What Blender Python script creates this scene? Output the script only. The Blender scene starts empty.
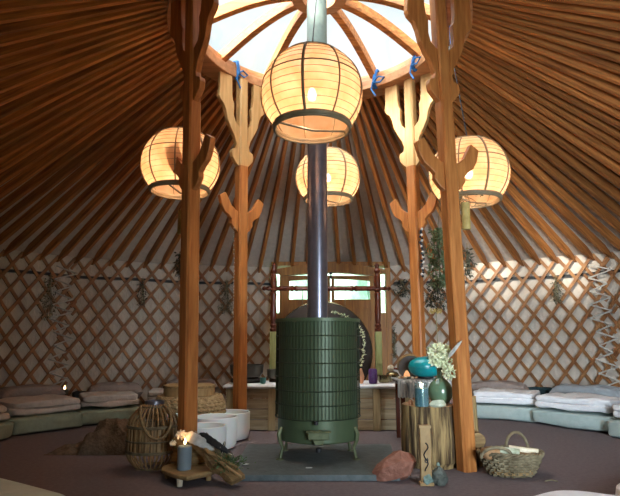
import bpy, bmesh, math, random
from mathutils import Vector, Matrix, noise
random.seed(7)
sc = bpy.context.scene
C = sc.collection
PI = math.pi; R = math.radians

# ------------------------------------------------------------------ camera
F = 540.0; HZ = 342.0
TH = math.atan((HZ-248)/F); CO, SI = math.cos(TH), math.sin(TH)
cam = bpy.data.cameras.new('camera'); camo = bpy.data.objects.new('camera', cam); C.objects.link(camo)
cam.sensor_width = 36; cam.lens = 36*F/620; cam.clip_start = .05
camo.location = (0, 0, 1.0); camo.rotation_euler = (PI/2+TH, 0, 0)
sc.camera = camo
def ray(px, py):
    a = px-310; b = 248-py
    return Vector((a, F*CO-b*SI, F*SI+b*CO))
def P(px, py, h=0.0):            # point of the place at height h
    d = ray(px, py); k = (h-1.0)/d.z
    return Vector((d.x*k, d.y*k, h))
def PD(px, py, y):               # point of the place at depth y
    d = ray(px, py); k = y/d.y
    return Vector((d.x*k, y, 1+d.z*k))

# ------------------------------------------------------------------ light
sc.view_settings.view_transform = 'Standard'; sc.view_settings.look = 'None'
sc.view_settings.gamma = 1; sc.view_settings.exposure = 0.9
W = bpy.data.worlds.new('overcast_sky'); sc.world = W; W.use_nodes = True
nt = W.node_tree; nt.nodes.clear()
out = nt.nodes.new('ShaderNodeOutputWorld'); bg = nt.nodes.new('ShaderNodeBackground')
tc = nt.nodes.new('ShaderNodeTexCoord'); nz = nt.nodes.new('ShaderNodeTexNoise'); nz.inputs['Scale'].default_value = 5; nz.inputs['Detail'].default_value = 5
rp = nt.nodes.new('ShaderNodeValToRGB'); rp.color_ramp.elements[0].position = .4; rp.color_ramp.elements[1].position = .62
rp.color_ramp.elements[0].color = (.74, .84, .84, 1); rp.color_ramp.elements[1].color = (.93, .97, 1, 1)
nt.links.new(tc.outputs['Generated'], nz.inputs['Vector']); nt.links.new(nz.outputs['Fac'], rp.inputs['Fac'])
nt.links.new(rp.outputs['Color'], bg.inputs['Color'])
# brighter towards the hazy sun, dimmer where the view looks; shaped to light the interior
dt = nt.nodes.new('ShaderNodeVectorMath'); dt.operation = 'DOT_PRODUCT'; dt.inputs[1].default_value = (-.48, -.50, .72); nt.links.new(tc.outputs['Generated'], dt.inputs[0])
mr_ = nt.nodes.new('ShaderNodeMapRange'); mr_.inputs['From Min'].default_value = .35; mr_.inputs['From Max'].default_value = 1.0; mr_.inputs['To Min'].default_value = .62; mr_.inputs['To Max'].default_value = 8.5
nt.links.new(dt.outputs['Value'], mr_.inputs['Value']); nt.links.new(mr_.outputs[0], bg.inputs['Strength'])
nt.links.new(bg.outputs[0], out.inputs[0])
SUN = bpy.data.lights.new('sun', 'SUN'); SUN.energy = 7.0; SUN.angle = R(9); SUN.color = (1, .93, .82)
so = bpy.data.objects.new('sun', SUN); C.objects.link(so)
so.rotation_euler = Vector((1.0, 1.05, -.60)).to_track_quat('-Z', 'Y').to_euler()
def area(name, loc, aim, sx, sy, e, col):
    l = bpy.data.lights.new(name, 'AREA'); l.shape = 'RECTANGLE'; l.size = sx; l.size_y = sy; l.energy = e; l.color = col
    o = bpy.data.objects.new(name, l); C.objects.link(o); o.location = loc
    o.rotation_euler = (Vector(aim)-Vector(loc)).to_track_quat('-Z', 'Y').to_euler(); return o
# added cool fill, set in an unseen added doorway behind and right of the camera
area('right_fill_light', (2.22, -.70, 1.15), (3.2, 7, .5), 1.2, 1.9, 68, (.74, .88, 1.0)).data.spread = R(95)
LAMP_E = 6.2

# ------------------------------------------------------------------ materials
def newmat(name):
    m = bpy.data.materials.new(name); m.use_nodes = True
    return m, m.node_tree, m.node_tree.nodes['Principled BSDF']
def nd(t, kind, **kw):
    n = t.nodes.new(kind)
    for k, v in kw.items():
        if k in n.inputs: n.inputs[k].default_value = v
        else: setattr(n, k, v)
    return n
def mat(name, c1, c2=None, rough=.6, scale=8, stretch=(1, 1, 1), metal=0, bump=0, bscale=None, spec=.4, coord='Object', detail=5, rnd=0):
    m, t, b = newmat(name)
    b.inputs['Roughness'].default_value = rough; b.inputs['Metallic'].default_value = metal
    b.inputs['Specular IOR Level'].default_value = spec
    c2 = c2 or tuple(x*.72 for x in c1)
    tcn = nd(t, 'ShaderNodeTexCoord'); mp = nd(t, 'ShaderNodeMapping'); mp.inputs['Scale'].default_value = stretch
    t.links.new(tcn.outputs[coord], mp.inputs['Vector'])
    if rnd:
        oi = nd(t, 'ShaderNodeObjectInfo'); vm = nd(t, 'ShaderNodeVectorMath', operation='SCALE'); vm.inputs[0].default_value = (37, 17, 51)
        t.links.new(oi.outputs['Random'], vm.inputs['Scale']); t.links.new(vm.outputs[0], mp.inputs['Location'])
    n = nd(t, 'ShaderNodeTexNoise', Scale=scale, Detail=detail, Roughness=.6)
    t.links.new(mp.outputs[0], n.inputs['Vector'])
    r = nd(t, 'ShaderNodeValToRGB'); r.color_ramp.elements[0].position = .33; r.color_ramp.elements[1].position = .67
    r.color_ramp.elements[0].color = (*c2, 1); r.color_ramp.elements[1].color = (*c1, 1)
    t.links.new(n.outputs['Fac'], r.inputs['Fac']); src = r.outputs['Color']
    if rnd:
        mr = nd(t, 'ShaderNodeMapRange'); mr.inputs['To Min'].default_value = 1-rnd; mr.inputs['To Max'].default_value = 1+rnd
        t.links.new(oi.outputs['Random'], mr.inputs['Value'])
        h = nd(t, 'ShaderNodeHueSaturation'); t.links.new(mr.outputs[0], h.inputs['Value']); t.links.new(src, h.inputs['Color']); src = h.outputs[0]
    t.links.new(src, b.inputs['Base Color'])
    if bump:
        n2 = nd(t, 'ShaderNodeTexNoise', Scale=bscale or scale*3, Detail=4); t.links.new(mp.outputs[0], n2.inputs['Vector'])
        bp = nd(t, 'ShaderNodeBump', Strength=bump, Distance=.02); t.links.new(n2.outputs['Fac'], bp.inputs['Height'])
        t.links.new(bp.outputs[0], b.inputs['Normal'])
    return m
def wood(name, c1, c2, axis='Z', rough=.5, scale=7, rnd=0, bump=.1):
    s = {'X': (.35, 5, 5), 'Y': (5, .35, 5), 'Z': (5, 5, .35)}[axis]
    return mat(name, c1, c2, rough, scale, s, bump=bump, rnd=rnd)
def emit(name, col, e):
    m, t, b = newmat(name); b.inputs['Base Color'].default_value = (*col, 1)
    b.inputs['Emission Color'].default_value = (*col, 1); b.inputs['Emission Strength'].default_value = e; return m
def canvas(name, c1, c2, trans, scale, stretch=(1, 1, 1), bump=.5):
    m = mat(name, c1, c2, .9, scale, stretch, bump=bump, bscale=scale*1.5, spec=.1)
    t = m.node_tree; b = t.nodes['Principled BSDF']; o = t.nodes['Material Output']
    tr = nd(t, 'ShaderNodeBsdfTranslucent'); tr.inputs['Color'].default_value = (*c1, 1); mx = nd(t, 'ShaderNodeMixShader'); mx.inputs[0].default_value = trans
    t.links.new(b.outputs[0], mx.inputs[1]); t.links.new(tr.outputs[0], mx.inputs[2]); t.links.new(mx.outputs[0], o.inputs['Surface']); return m
def thin_glass(name, tint, gloss=.06):
    m, t, b = newmat(name); t.nodes.remove(b); o = t.nodes['Material Output']
    tr = nd(t, 'ShaderNodeBsdfTransparent'); tr.inputs[0].default_value = (*tint, 1)
    g = nd(t, 'ShaderNodeBsdfGlossy'); g.inputs['Roughness'].default_value = .05
    mx = nd(t, 'ShaderNodeMixShader'); mx.inputs[0].default_value = gloss
    t.links.new(tr.outputs[0], mx.inputs[1]); t.links.new(g.outputs[0], mx.inputs[2]); t.links.new(mx.outputs[0], o.inputs['Surface']); return m
def paper(name):
    m, t, b = newmat(name); t.nodes.remove(b); o = t.nodes['Material Output']
    tcn = nd(t, 'ShaderNodeTexCoord'); n = nd(t, 'ShaderNodeTexNoise', Scale=6, Detail=3)
    t.links.new(tcn.outputs['Object'], n.inputs['Vector'])
    r = nd(t, 'ShaderNodeValToRGB'); r.color_ramp.elements[0].color = (.93, .60, .33, 1); r.color_ramp.elements[1].color = (1, .80, .55, 1)
    r.color_ramp.elements[0].position = .35; r.color_ramp.elements[1].position = .65
    t.links.new(n.outputs['Fac'], r.inputs['Fac'])
    tl = nd(t, 'ShaderNodeBsdfTranslucent'); df = nd(t, 'ShaderNodeBsdfDiffuse'); tp = nd(t, 'ShaderNodeBsdfTransparent')
    t.links.new(r.outputs[0], tl.inputs['Color']); t.links.new(r.outputs[0], df.inputs['Color'])
    m1 = nd(t, 'ShaderNodeMixShader'); m1.inputs[0].default_value = .3; t.links.new(tl.outputs[0], m1.inputs[1]); t.links.new(df.outputs[0], m1.inputs[2])
    m2 = nd(t, 'ShaderNodeMixShader'); m2.inputs[0].default_value = .14; t.links.new(m1.outputs[0], m2.inputs[1]); t.links.new(tp.outputs[0], m2.inputs[2])
    t.links.new(m2.outputs[0], o.inputs['Surface']); return m

M = {}
M['rafter'] = wood('rafter_pine', (.60, .24, .065), (.26, .085, .022), 'X', .5, 6, rnd=.3)
M['post'] = wood('post_larch', (.55, .22, .06), (.32, .10, .022), 'Z', .42, 6)
M['ringwood'] = wood('crown_wood', (.60, .29, .13), (.38, .16, .065), 'X', .5, 3)
M['pale'] = wood('pale_pine', (.68, .42, .18), (.50, .27, .09), 'Z', .5, 5)
M['slat'] = mat('lattice_ash', (.42, .20, .075), (.20, .075, .025), .55, 5, bump=.1)
M['door'] = wood('door_oak', (.46, .20, .035), (.26, .10, .018), 'Z', .5, 5)
M['mahog'] = wood('mahogany', (.17, .045, .02), (.08, .018, .01), 'Z', .25, 5)
M['oldwood'] = wood('weathered_plank', (.54, .46, .31), (.28, .23, .14), 'X', .8, 6, bump=.4)
M['oldbatten'] = wood('weathered_batten', (.48, .39, .22), (.30, .23, .12), 'Z', .8, 6, bump=.4)
M['bark'] = wood('stump_wood', (.42, .285, .12), (.07, .04, .018), 'Z', .8, 4.5, bump=1.0)
_r = [n for n in M['bark'].node_tree.nodes if n.type == 'VALTORGB'][0].color_ramp; _r.elements[0].position = .40; _r.elements[1].position = .58
M['stumptop'] = mat('stump_top', (.42, .25, .12), (.28, .15, .07), .7, 12)
M['drift'] = wood('driftwood', (.40, .26, .11), (.16, .09, .035), 'X', .7, 6, bump=.6)
M['board'] = mat('board_wood', (.46, .31, .14), (.28, .17, .07), .6, 6, (1, 4, 1), bump=.3)
M['roof'] = canvas('roof_canvas', (.66, .57, .49), (.56, .48, .41), .06, 14, bump=.5)
M['wall'] = canvas('wall_canvas', (.70, .62, .53), (.60, .52, .44), .05, 5, (1, 1, .5), bump=.9)
M['floor'] = mat('felt_carpet', (.20, .165, .172), (.155, .128, .134), .9, 30, bump=.3, bscale=200, spec=.1)
M['slab'] = mat('slate', (.115, .135, .14), (.07, .09, .09), .55, 14, bump=.3)
M['slabedge'] = M['slab']
M['stove'] = mat('green_enamel', (.082, .118, .06), (.07, .10, .052), .42, 5, metal=.2)
M['stove2'] = mat('stove_mesh', (.035, .052, .03), (.028, .042, .025), .5, 5, metal=.3)
M['brass'] = mat('aged_brass', (.17, .19, .10), (.10, .12, .06), .45, 10, metal=.4)
M['pipe'] = mat('stove_pipe', (.23, .23, .28), (.17, .17, .21), .3, 10, metal=.75)
M['galv'] = mat('galvanised_pipe', (.20, .25, .22), (.16, .20, .18), .6, 12, metal=.05)
M['iron'] = mat('black_iron', (.02, .02, .022), None, .5, 5)
M['paper'] = paper('lantern_paper')
M['bamboo'] = mat('bamboo_rib', (.30, .22, .12), (.2, .14, .08), .5, 9)
M['hoop'] = mat('hoop_cane', (.30, .24, .14), (.2, .15, .09), .5, 9)
M['bulb'] = emit('bulb_glow', (1, .86, .62), 12)
M['flame'] = emit('flame', (1, .62, .25), 9)
M['rope'] = mat('jute', (.34, .24, .12), (.2, .13, .06), .9, 60)
M['blue'] = mat('blue_cord', (.02, .16, .42), (.012, .09, .28), .6, 30)
M['cord'] = mat('lamp_flex', (.05, .05, .06), None, .5, 5)
M['white'] = mat('white_cotton', (.90, .91, .93), (.82, .83, .86), .9, 12, bump=.4, bscale=25, spec=.1)
M['creamcot'] = mat('cream_cotton', (.66, .60, .54), (.54, .48, .43), .9, 12, bump=.4, bscale=25, spec=.1)
M['sage'] = mat('sage_cotton', (.46, .56, .54), (.38, .48, .46), .9, 8, bump=.4, bscale=14, spec=.1)
M['sageleft'] = mat('olive_sage_cotton', (.34, .40, .30), (.26, .31, .23), .9, 8, bump=.4, bscale=14, spec=.1)
M['taupe'] = mat('taupe_linen', (.40, .33, .30), (.32, .26, .235), .9, 10, bump=.4, spec=.1)
M['greylin'] = mat('blue_grey_linen', (.40, .45, .49), (.33, .37, .41), .9, 10, bump=.3, spec=.1)
M['darkteal'] = mat('dark_teal_fleece', (.04, .075, .085), None, .95, 10, spec=.1)
M['brownthrow'] = mat('brown_throw', (.19, .145, .10), (.11, .08, .055), .95, 18, bump=.8, bscale=40, spec=.1)
M['cane'] = mat('wicker_cane', (.42, .27, .12), (.24, .14, .06), .55, 14)
M['willow'] = mat('grey_willow', (.27, .22, .13), (.10, .075, .04), .7, 14)
M['seagrass'] = mat('seagrass', (.48, .34, .17), (.26, .16, .07), .8, 30, bump=.5)
M['frost'] = mat('frosted_quartz', (.84, .86, .84), (.80, .82, .80), .45, 4)
_b = M['frost'].node_tree.nodes['Principled BSDF']; _b.inputs['Subsurface Weight'].default_value = .2
M['smoke'] = mat('smoky_glass', (.10, .10, .085), (.06, .06, .05), .25, 6)
M['waxblue'] = mat('blue_grey_wax', (.22, .29, .33), (.19, .25, .29), .5, 6)
M['waxteal'] = mat('teal_wax', (.16, .32, .37), (.13, .27, .32), .35, 6)
M['purple'] = mat('purple_wax', (.13, .06, .22), (.07, .03, .12), .35, 20)
M['salt'] = mat('peach_salt', (.70, .36, .20), (.5, .24, .13), .5, 12, bump=.5)
M['pinkrock'] = mat('pink_salt_rock', (.36, .16, .11), (.22, .09, .06), .6, 7, bump=.9, bscale=24)
M['greyrock'] = mat('grey_stone', (.17, .19, .16), (.08, .09, .08), .7, 14, bump=.8)
M['crystal'] = mat('pale_crystal', (.62, .66, .50), (.32, .34, .22), .15, 20)
M['clear'] = mat('ice_crystal', (.30, .42, .38), (.12, .2, .17), .08, 30)
M['teal'] = mat('teal_lacquer', (.0, .30, .34), (.0, .26, .30), .28, 3, spec=.6)
M['vase'] = mat('green_glaze', (.15, .25, .15), (.11, .19, .115), .2, 8, spec=.7)
M['bronze'] = mat('bronze', (.28, .24, .13), (.17, .14, .07), .25, 8, metal=.8)
M['gong'] = mat('dark_gong', (.055, .04, .032), (.03, .022, .018), .5, 9, metal=.3)
M['skin'] = mat('drum_skin', (.22, .19, .18), (.15, .13, .12), .7, 8)
M['herb'] = mat('rosemary', (.27, .36, .20), (.12, .19, .09), .8, 20)
M['dryherb'] = mat('dried_herb', (.14, .135, .08), (.07, .065, .04), .9, 20)
M['darkherb'] = mat('dark_dried_herb', (.07, .08, .055), (.03, .035, .025), .9, 20)
M['palegrass'] = mat('pale_dried_grass', (.30, .27, .16), (.18, .15, .09), .9, 20)
M['petal'] = mat('cream_petal', (.88, .90, .66), (.74, .78, .50), .7, 20)
M['petalw'] = mat('ivory_petal', (.80, .72, .56), (.65, .55, .38), .7, 20)
M['leafg'] = mat('leaf_green', (.10, .17, .06), (.05, .09, .03), .6, 20)
M['featherw'] = mat('white_feather', (.62, .62, .58), (.42, .42, .38), .8, 25)
M['featherd'] = mat('dark_feather', (.035, .04, .04), (.015, .015, .018), .5, 25)
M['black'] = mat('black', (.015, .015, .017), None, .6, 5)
M['strap'] = mat('white_strap', (.62, .58, .52), None, .8, 20)
M['birch'] = mat('yellow_candle', (.58, .44, .16), (.40, .28, .08), .6, 14)
M['litblock'] = wood('daylit_block_wood', (.42, .44, .18), (.24, .26, .09), 'Z', .7, 9)  # daylight on the gong stand's post blocks put into the wood colour
M['bead'] = mat('dark_bead', (.03, .035, .045), (.01, .01, .012), .3, 20)
M['beadw'] = mat('white_bead', (.75, .72, .68), None, .4, 20)
M['glass'] = thin_glass('dome_glazing', (.95, .98, .97))
M['pane'] = thin_glass('door_pane', (.86, .95, .92))
M['jar'] = thin_glass('jar_glass', (.9, .95, .95), .12)
M['shawl'] = mat('striped_shawl', (.62, .60, .56), (.07, .09, .11), .9, 9, (6, 6, .6))
M['grass'] = mat('lawn', (.12, .22, .06), (.07, .14, .04), .95, 5)
M['hedge'] = mat('hedge_leaf', (.50, .62, .52), (.22, .34, .26), .9, 3)

# ------------------------------------------------------------------ mesh helpers
class MB:
    def __init__(s): s.v = []; s.f = []
    def add(s, vs, fs):
        k = len(s.v); s.v += [tuple(v) for v in vs]; s.f += [tuple(i+k for i in f) for f in fs]; return s
    def box(s, c, d, rz=0, m=None):
        x, y, z = (q/2 for q in d); rot = m or Matrix.Rotation(rz, 3, 'Z'); c = Vector(c)
        vs = [c+rot@Vector((a*x, b*y, e*z)) for a in (-1, 1) for b in (-1, 1) for e in (-1, 1)]
        return s.add(vs, [(0, 1, 3, 2), (4, 6, 7, 5), (0, 4, 5, 1), (2, 3, 7, 6), (0, 2, 6, 4), (1, 5, 7, 3)])
    def sweep(s, pts, sec, closed=False, up=None):     # sec(i) -> list of (a,b)
        pts = [Vector(p) for p in pts]; n = len(pts); rings = []; U = Vector(up) if up else None; prev = None
        for i, p in enumerate(pts):
            if closed: t = pts[(i+1) % n]-pts[i-1]
            else: t = pts[min(i+1, n-1)]-pts[max(i-1, 0)]
            t.normalize()
            if U is not None: a = t.cross(U)
            else:
                if prev is None: prev = Vector((0, 0, 1)) if abs(t.z) < .9 else Vector((1, 0, 0))
                a = t.cross(prev)
            if a.length < 1e-6: a = t.orthogonal()
            a.normalize(); b = a.cross(t).normalized(); prev = b
            rings.append([p+a*u+b*w for u, w in sec(i)])
        k = len(rings[0]); vs = [q for r in rings for q in r]; fs = []
        for i in range(n if closed else n-1):
            j = (i+1) % n
            for q in range(k): fs.append((i*k+q, i*k+(q+1) % k, j*k+(q+1) % k, j*k+q))
        if not closed: fs += [tuple(range(k-1, -1, -1)), tuple((n-1)*k+q for q in range(k))]
        return s.add(vs, fs)
    def tube(s, pts, r, k=8, closed=False):
        rr = r if callable(r) else (lambda i: r)
        return s.sweep(pts, lambda i: [(rr(i)*math.cos(2*PI*q/k), rr(i)*math.sin(2*PI*q/k)) for q in range(k)], closed)
    def bar(s, pts, w, h, closed=False, up=(0, 0, 1)):
        return s.sweep(pts, lambda i: [(-w/2, -h/2), (w/2, -h/2), (w/2, h/2), (-w/2, h/2)], closed, up)
    def lathe(s, prof, c=(0, 0, 0), k=32, wob=None, sx=1, sy=1, loop=False):
        if loop: prof = list(prof)+[prof[0]]
        c = Vector(c); vs = []; fs = []
        for i, (r, z) in enumerate(prof):
            for q in range(k):
                a = 2*PI*q/k; m = wob(a, z) if wob else 1
                vs.append(c+Vector((max(r, 1e-4)*m*math.cos(a)*sx, max(r, 1e-4)*m*math.sin(a)*sy, z)))
        for i in range(len(prof)-1):
            for q in range(k): fs.append((i*k+q, i*k+(q+1) % k, (i+1)*k+(q+1) % k, (i+1)*k+q))
        if loop: return s.add(vs, fs)
        if prof[0][0] > 1e-3: fs.append(tuple(range(k-1, -1, -1)))
        if prof[-1][0] > 1e-3: fs.append(tuple((len(prof)-1)*k+q for q in range(k)))
        return s.add(vs, fs)
    def prism(s, poly, th, m):                         # poly in (u,w); m: local(u, n, w) -> world
        n = len(poly); vs = [m@Vector((u, -th/2, w)) for u, w in poly]+[m@Vector((u, th/2, w)) for u, w in poly]
        return s.add(vs, [tuple(range(n)), tuple(range(2*n-1, n-1, -1))]+[(i, i+n, (i+1) % n+n, (i+1) % n) for i in range(n)])
    def soft(s, c, d, e=.3, rz=0, nu=24, nv=40, amp=0, fr=4, seed=0, ez=None, flat=0):   # rounded block / cushion
        sg = lambda x, p: math.copysign(abs(x)**p, x)
        c = Vector(c); rot = Matrix.Rotation(rz, 3, 'Z'); vs = []; fs = []; ez = ez or e
        for i in range(nu+1):
            u = -PI/2+PI*i/nu
            for j in range(nv):
                w = -PI+2*PI*j/nv
                p = Vector((sg(math.cos(u), ez)*sg(math.cos(w), e)*d[0]/2, sg(math.cos(u), ez)*sg(math.sin(w), e)*d[1]/2, sg(math.sin(u), ez)*d[2]/2))
                if amp:
                    q = p*fr+Vector((seed*3.7, seed, 0)); nn = noise.noise(q)+.5*noise.noise(q*2.3)
                    p += Vector((p.x/d[0], p.y/d[1], 1.2*p.z/d[2]))*2*amp*nn
                if flat and p.z < -d[2]/2*flat: p.z = -d[2]/2*flat
                vs.append(c+rot@p)
        for i in range(nu):
            for j in range(nv): fs.append((i*nv+j, i*nv+(j+1) % nv, (i+1)*nv+(j+1) % nv, (i+1)*nv+j))
        return s.add(vs, fs)
    def pillow(s, c, d, rz=0, n=18, seed=0, tilt=0, p=4):
        c = Vector(c); rot = Matrix.Rotation(rz, 3, 'Z')@Matrix.Rotation(tilt, 3, 'X'); vs = []; fs = []
        for sd in (1, -1):
            for i in range(n+1):
                for j in range(n+1):
                    x = 2*i/n-1; y = 2*j/n-1
                    e = (max(0, 1-abs(x)**p)*max(0, 1-abs(y)**p))**.5
                    k = 1-.06*(1-abs(x*x-y*y))*0; pin = 1-.07*(x*x+y*y-x*x*y*y)
                    z = sd*e*d[2]/2*(1+.25*noise.noise(Vector((x*2+seed, y*2, seed)))); 
                    vs.append(c+rot@Vector((x*d[0]/2*(1-.05*y*y), y*d[1]/2*(1-.05*x*x), z)))
        m = (n+1)*(n+1)
        for b in (0, 1):
            for i in range(n):
                for j in range(n):
                    q = (b*m+i*(n+1)+j, b*m+(i+1)*(n+1)+j, b*m+(i+1)*(n+1)+j+1, b*m+i*(n+1)+j+1)
                    fs.append(q if b == 0 else q[::-1])
        return s.add(vs, fs)
    def rock(s, c, d, seed=0, amp=.25, sub=3, rz=0, cut=0):
        bm = bmesh.new(); bmesh.ops.create_icosphere(bm, subdivisions=sub, radius=.5)
        rot = Matrix.Rotation(rz, 3, 'Z'); rr = random.Random(seed)
        planes = [(Vector((rr.uniform(-1, 1), rr.uniform(-1, 1), rr.uniform(-.6, 1))).normalized(), rr.uniform(.28, .42)) for _ in range(cut)]
        for v in bm.verts:
            p = v.co*(1+amp*noise.noise(v.co*3+Vector((seed*5, 0, 0))))
            for n_, q in planes:
                e = p.dot(n_)-q
                if e > 0: p -= n_*e
            v.co = Vector(c)+rot@Vector((p.x*d[0], p.y*d[1], p.z*d[2]))
        bm.verts.index_update(); r = s.add([v.co.copy() for v in bm.verts], [[v.index for v in f.verts] for f in bm.faces]); bm.free(); return r
    def leaf(s, p, d, l, w):
        d = Vector(d).normalized(); a = d.orthogonal().normalized(); a = Matrix.Rotation(random.uniform(0, 2*PI), 3, d)@a; b = a.cross(d)
        p = Vector(p); vs = [p, p+d*l*.45+a*w/2, p+d*l, p+d*l*.45-a*w/2, p+d*l*.45+b*w*.15, p+d*l*.45-b*w*.15]
        return s.add(vs, [(0, 1, 4), (1, 2, 4), (2, 3, 4), (3, 0, 4), (1, 0, 5), (2, 1, 5), (3, 2, 5), (0, 3, 5)])
    def build(s, name, m, parent=None, loc=None, smooth=True, bevel=0, sub=0, sharp=35, rot=None):
        me = bpy.data.meshes.new(name); o = Vector(loc) if loc is not None else None
        if o is None:
            if parent is not None: o = Vector((0, 0, 0)); org = ORG.get(parent.name, Vector((0, 0, 0)))
            else: org = Vector((0, 0, 0)); o = org
        else:
            org = o; 
            if parent is not None: o = o-ORG.get(parent.name, Vector((0, 0, 0)))
        vs = [Vector(v)-org for v in s.v] if rot is None else s.v
        me.from_pydata(vs, [], s.f); me.validate()
        bm = bmesh.new(); bm.from_mesh(me); bmesh.ops.remove_doubles(bm, verts=bm.verts, dist=1e-5); bmesh.ops.recalc_face_normals(bm, faces=bm.faces)
        if smooth:
            for f in bm.faces: f.smooth = True
            for e in bm.edges:
                if len(e.link_faces) == 2 and e.calc_face_angle(0) > R(sharp): e.smooth = False
        bm.to_mesh(me); bm.free(); me.materials.append(m)
        ob = bpy.data.objects.new(name, me); C.objects.link(ob); ob.location = o
        if rot is not None: ob.rotation_mode = 'QUATERNION'; ob.rotation_quaternion = rot
        if parent is not None: ob.parent = parent
        ORG[ob.name] = org
        if bevel:
            b = ob.modifiers.new('bevel', 'BEVEL'); b.width = bevel; b.segments = 2; b.limit_method = 'ANGLE'
        if sub:
            b = ob.modifiers.new('sub', 'SUBSURF'); b.levels = sub; b.render_levels = sub
        return ob
ORG = {}
def tag(o, label, cat, group=None, kind=None):
    o['label'] = label; o['category'] = cat
    if group: o['group'] = group
    if kind: o['kind'] = kind
    return o
def thing(name, loc, label, cat, group=None):
    o = bpy.data.objects.new(name, None); C.objects.link(o); o.location = loc; o.empty_display_size = .1
    ORG[o.name] = Vector(loc); return tag(o, label, cat, group)
def struct(o): o['kind'] = 'structure'; return o

# ------------------------------------------------------------------ plan of the yurt
CX, CY = .10, 5.35
AX, BB, BF = 5.45, 4.3, 6.3
WT = 2.27                                   # wall height
RI, RO, RZ0, RZ1 = 1.31, 1.59, 4.21, 4.43   # crown ring
NR = 118; DT = 2*PI/NR
def WP(t, z=0, off=0):
    b = BB if math.cos(t) > 0 else BF
    return Vector((CX+(AX+off)*math.sin(t), CY+(b+off)*math.cos(t), z))
def RP(t, r, z): return Vector((CX+r*math.sin(t), CY+r*math.cos(t), z))
def t_of(px):
    best = min(range(-1800, 1800), key=lambda k: abs((lambda p: 310+F*p.x/(p.y*CO+(p.z-1)*SI)-px if p.y > 1 else 1e9)(WP(R(k/20), 1.6))))
    return R(best/20)
DY = 9.50                                   # plane of the doors at the back
DXL = PD(271, 320, DY).x; DXR = PD(391, 320, DY).x
tdl = math.asin((DXL-CX)/AX); tdr = math.asin((DXR-CX)/AX)

# floor
fm = MB(); n = 96; ring = [WP(2*PI*i/n, 0, .06) for i in range(n)]
low = [v-Vector((0, 0, .1)) for v in ring]
fm.add(ring+low, [tuple(range(n)), tuple(range(2*n-1, n-1, -1))]+[(i, i+n, (i+1) % n+n, (i+1) % n) for i in range(n)])
struct(fm.build('floor', M['floor'], smooth=False))
g = MB().box((0, 8, -.16), (80, 80, .1)).build('lawn', M['grass'], smooth=False); struct(g)
g['label'] = 'green lawn outside the yurt'

# wall canvas with an opening for the doors at the back and for the added doorway behind the camera
def wallseg(name, t0, t1, nseg):
    m = MB(); N = nseg
    vs = []; fs = []
    for i in range(N+1):
        t = t0+(t1-t0)*i/N
        for k, z in enumerate((-.05, .8, 1.6, WT+.075)):
            vs.append(WP(t, z, .035+.02*noise.noise(Vector((t*9, z*2, 0)))))
    for k in range(4*(N+1)): 
        i = k//4; t = t0+(t1-t0)*i/N; vs.append(Vector(vs[k])+Vector((math.sin(t), math.cos(t), 0))*.012)
    M4 = 4*(N+1)
    for i in range(N):
        for k in range(3):
            a = i*4+k; b = a+4; fs.append((a, b, b+1, a+1)); fs.append((a+M4, a+1+M4, b+1+M4, b+M4))
    for i in range(N):
        for k in (0, 3): a = i*4+k; fs.append((a, a+4, a+4+M4, a+M4))
    for i in (0, N):
        for k in range(3): a = i*4+k; fs.append((a, a+1, a+1+M4, a+M4))
    m.add(vs, fs); return struct(m.build(name, M['wall']))
TO0, TO1 = R(151), R(165)                  # added opening behind, right, for the fill light
wallseg('wall_right', tdr, R(151), 70); wallseg('wall_left', R(-151), tdl, 76)
wallseg('wall_front', R(165), R(209), 20)
dfr = MB()  # frame of the added doorway, out of view
for t in (TO0, TO1): dfr.box(WP(t, WT/2), (.1, .1, WT), -t)
dfr.bar([WP(TO0, WT-.15), WP((TO0+TO1)/2, WT-.15), WP(TO1, WT-.15)], .1, .14)
struct(dfr.build('added_door_frame', M['door'], smooth=False))
# roof canvas
m = MB(); vs = []; fs = []; N = 118; K = 8
for lay in (0, .015):
    for i in range(N):
        t = DT*(i+.5)
        a = WP(t, WT+.03+lay, .08); b = RP(t, RO+.02, RZ1-.02+lay)
        for k in range(K+1):
            s = k/K; p = a.lerp(b, s); p.z += .012*noise.noise(Vector((i*.7, k*1.3, 3)))
            vs.append(p)
L = N*(K+1)
for i in range(N):
    j = (i+1) % N
    for k in range(K):
        fs.append((i*(K+1)+k, i*(K+1)+k+1, j*(K+1)+k+1, j*(K+1)+k)); fs.append((L+i*(K+1)+k, L+j*(K+1)+k, L+j*(K+1)+k+1, L+i*(K+1)+k+1))
    for k in (0, K): fs.append((i*(K+1)+k, j*(K+1)+k, L+j*(K+1)+k, L+i*(K+1)+k))
m.add(vs, fs); struct(m.build('ceiling', M['roof']))

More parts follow.
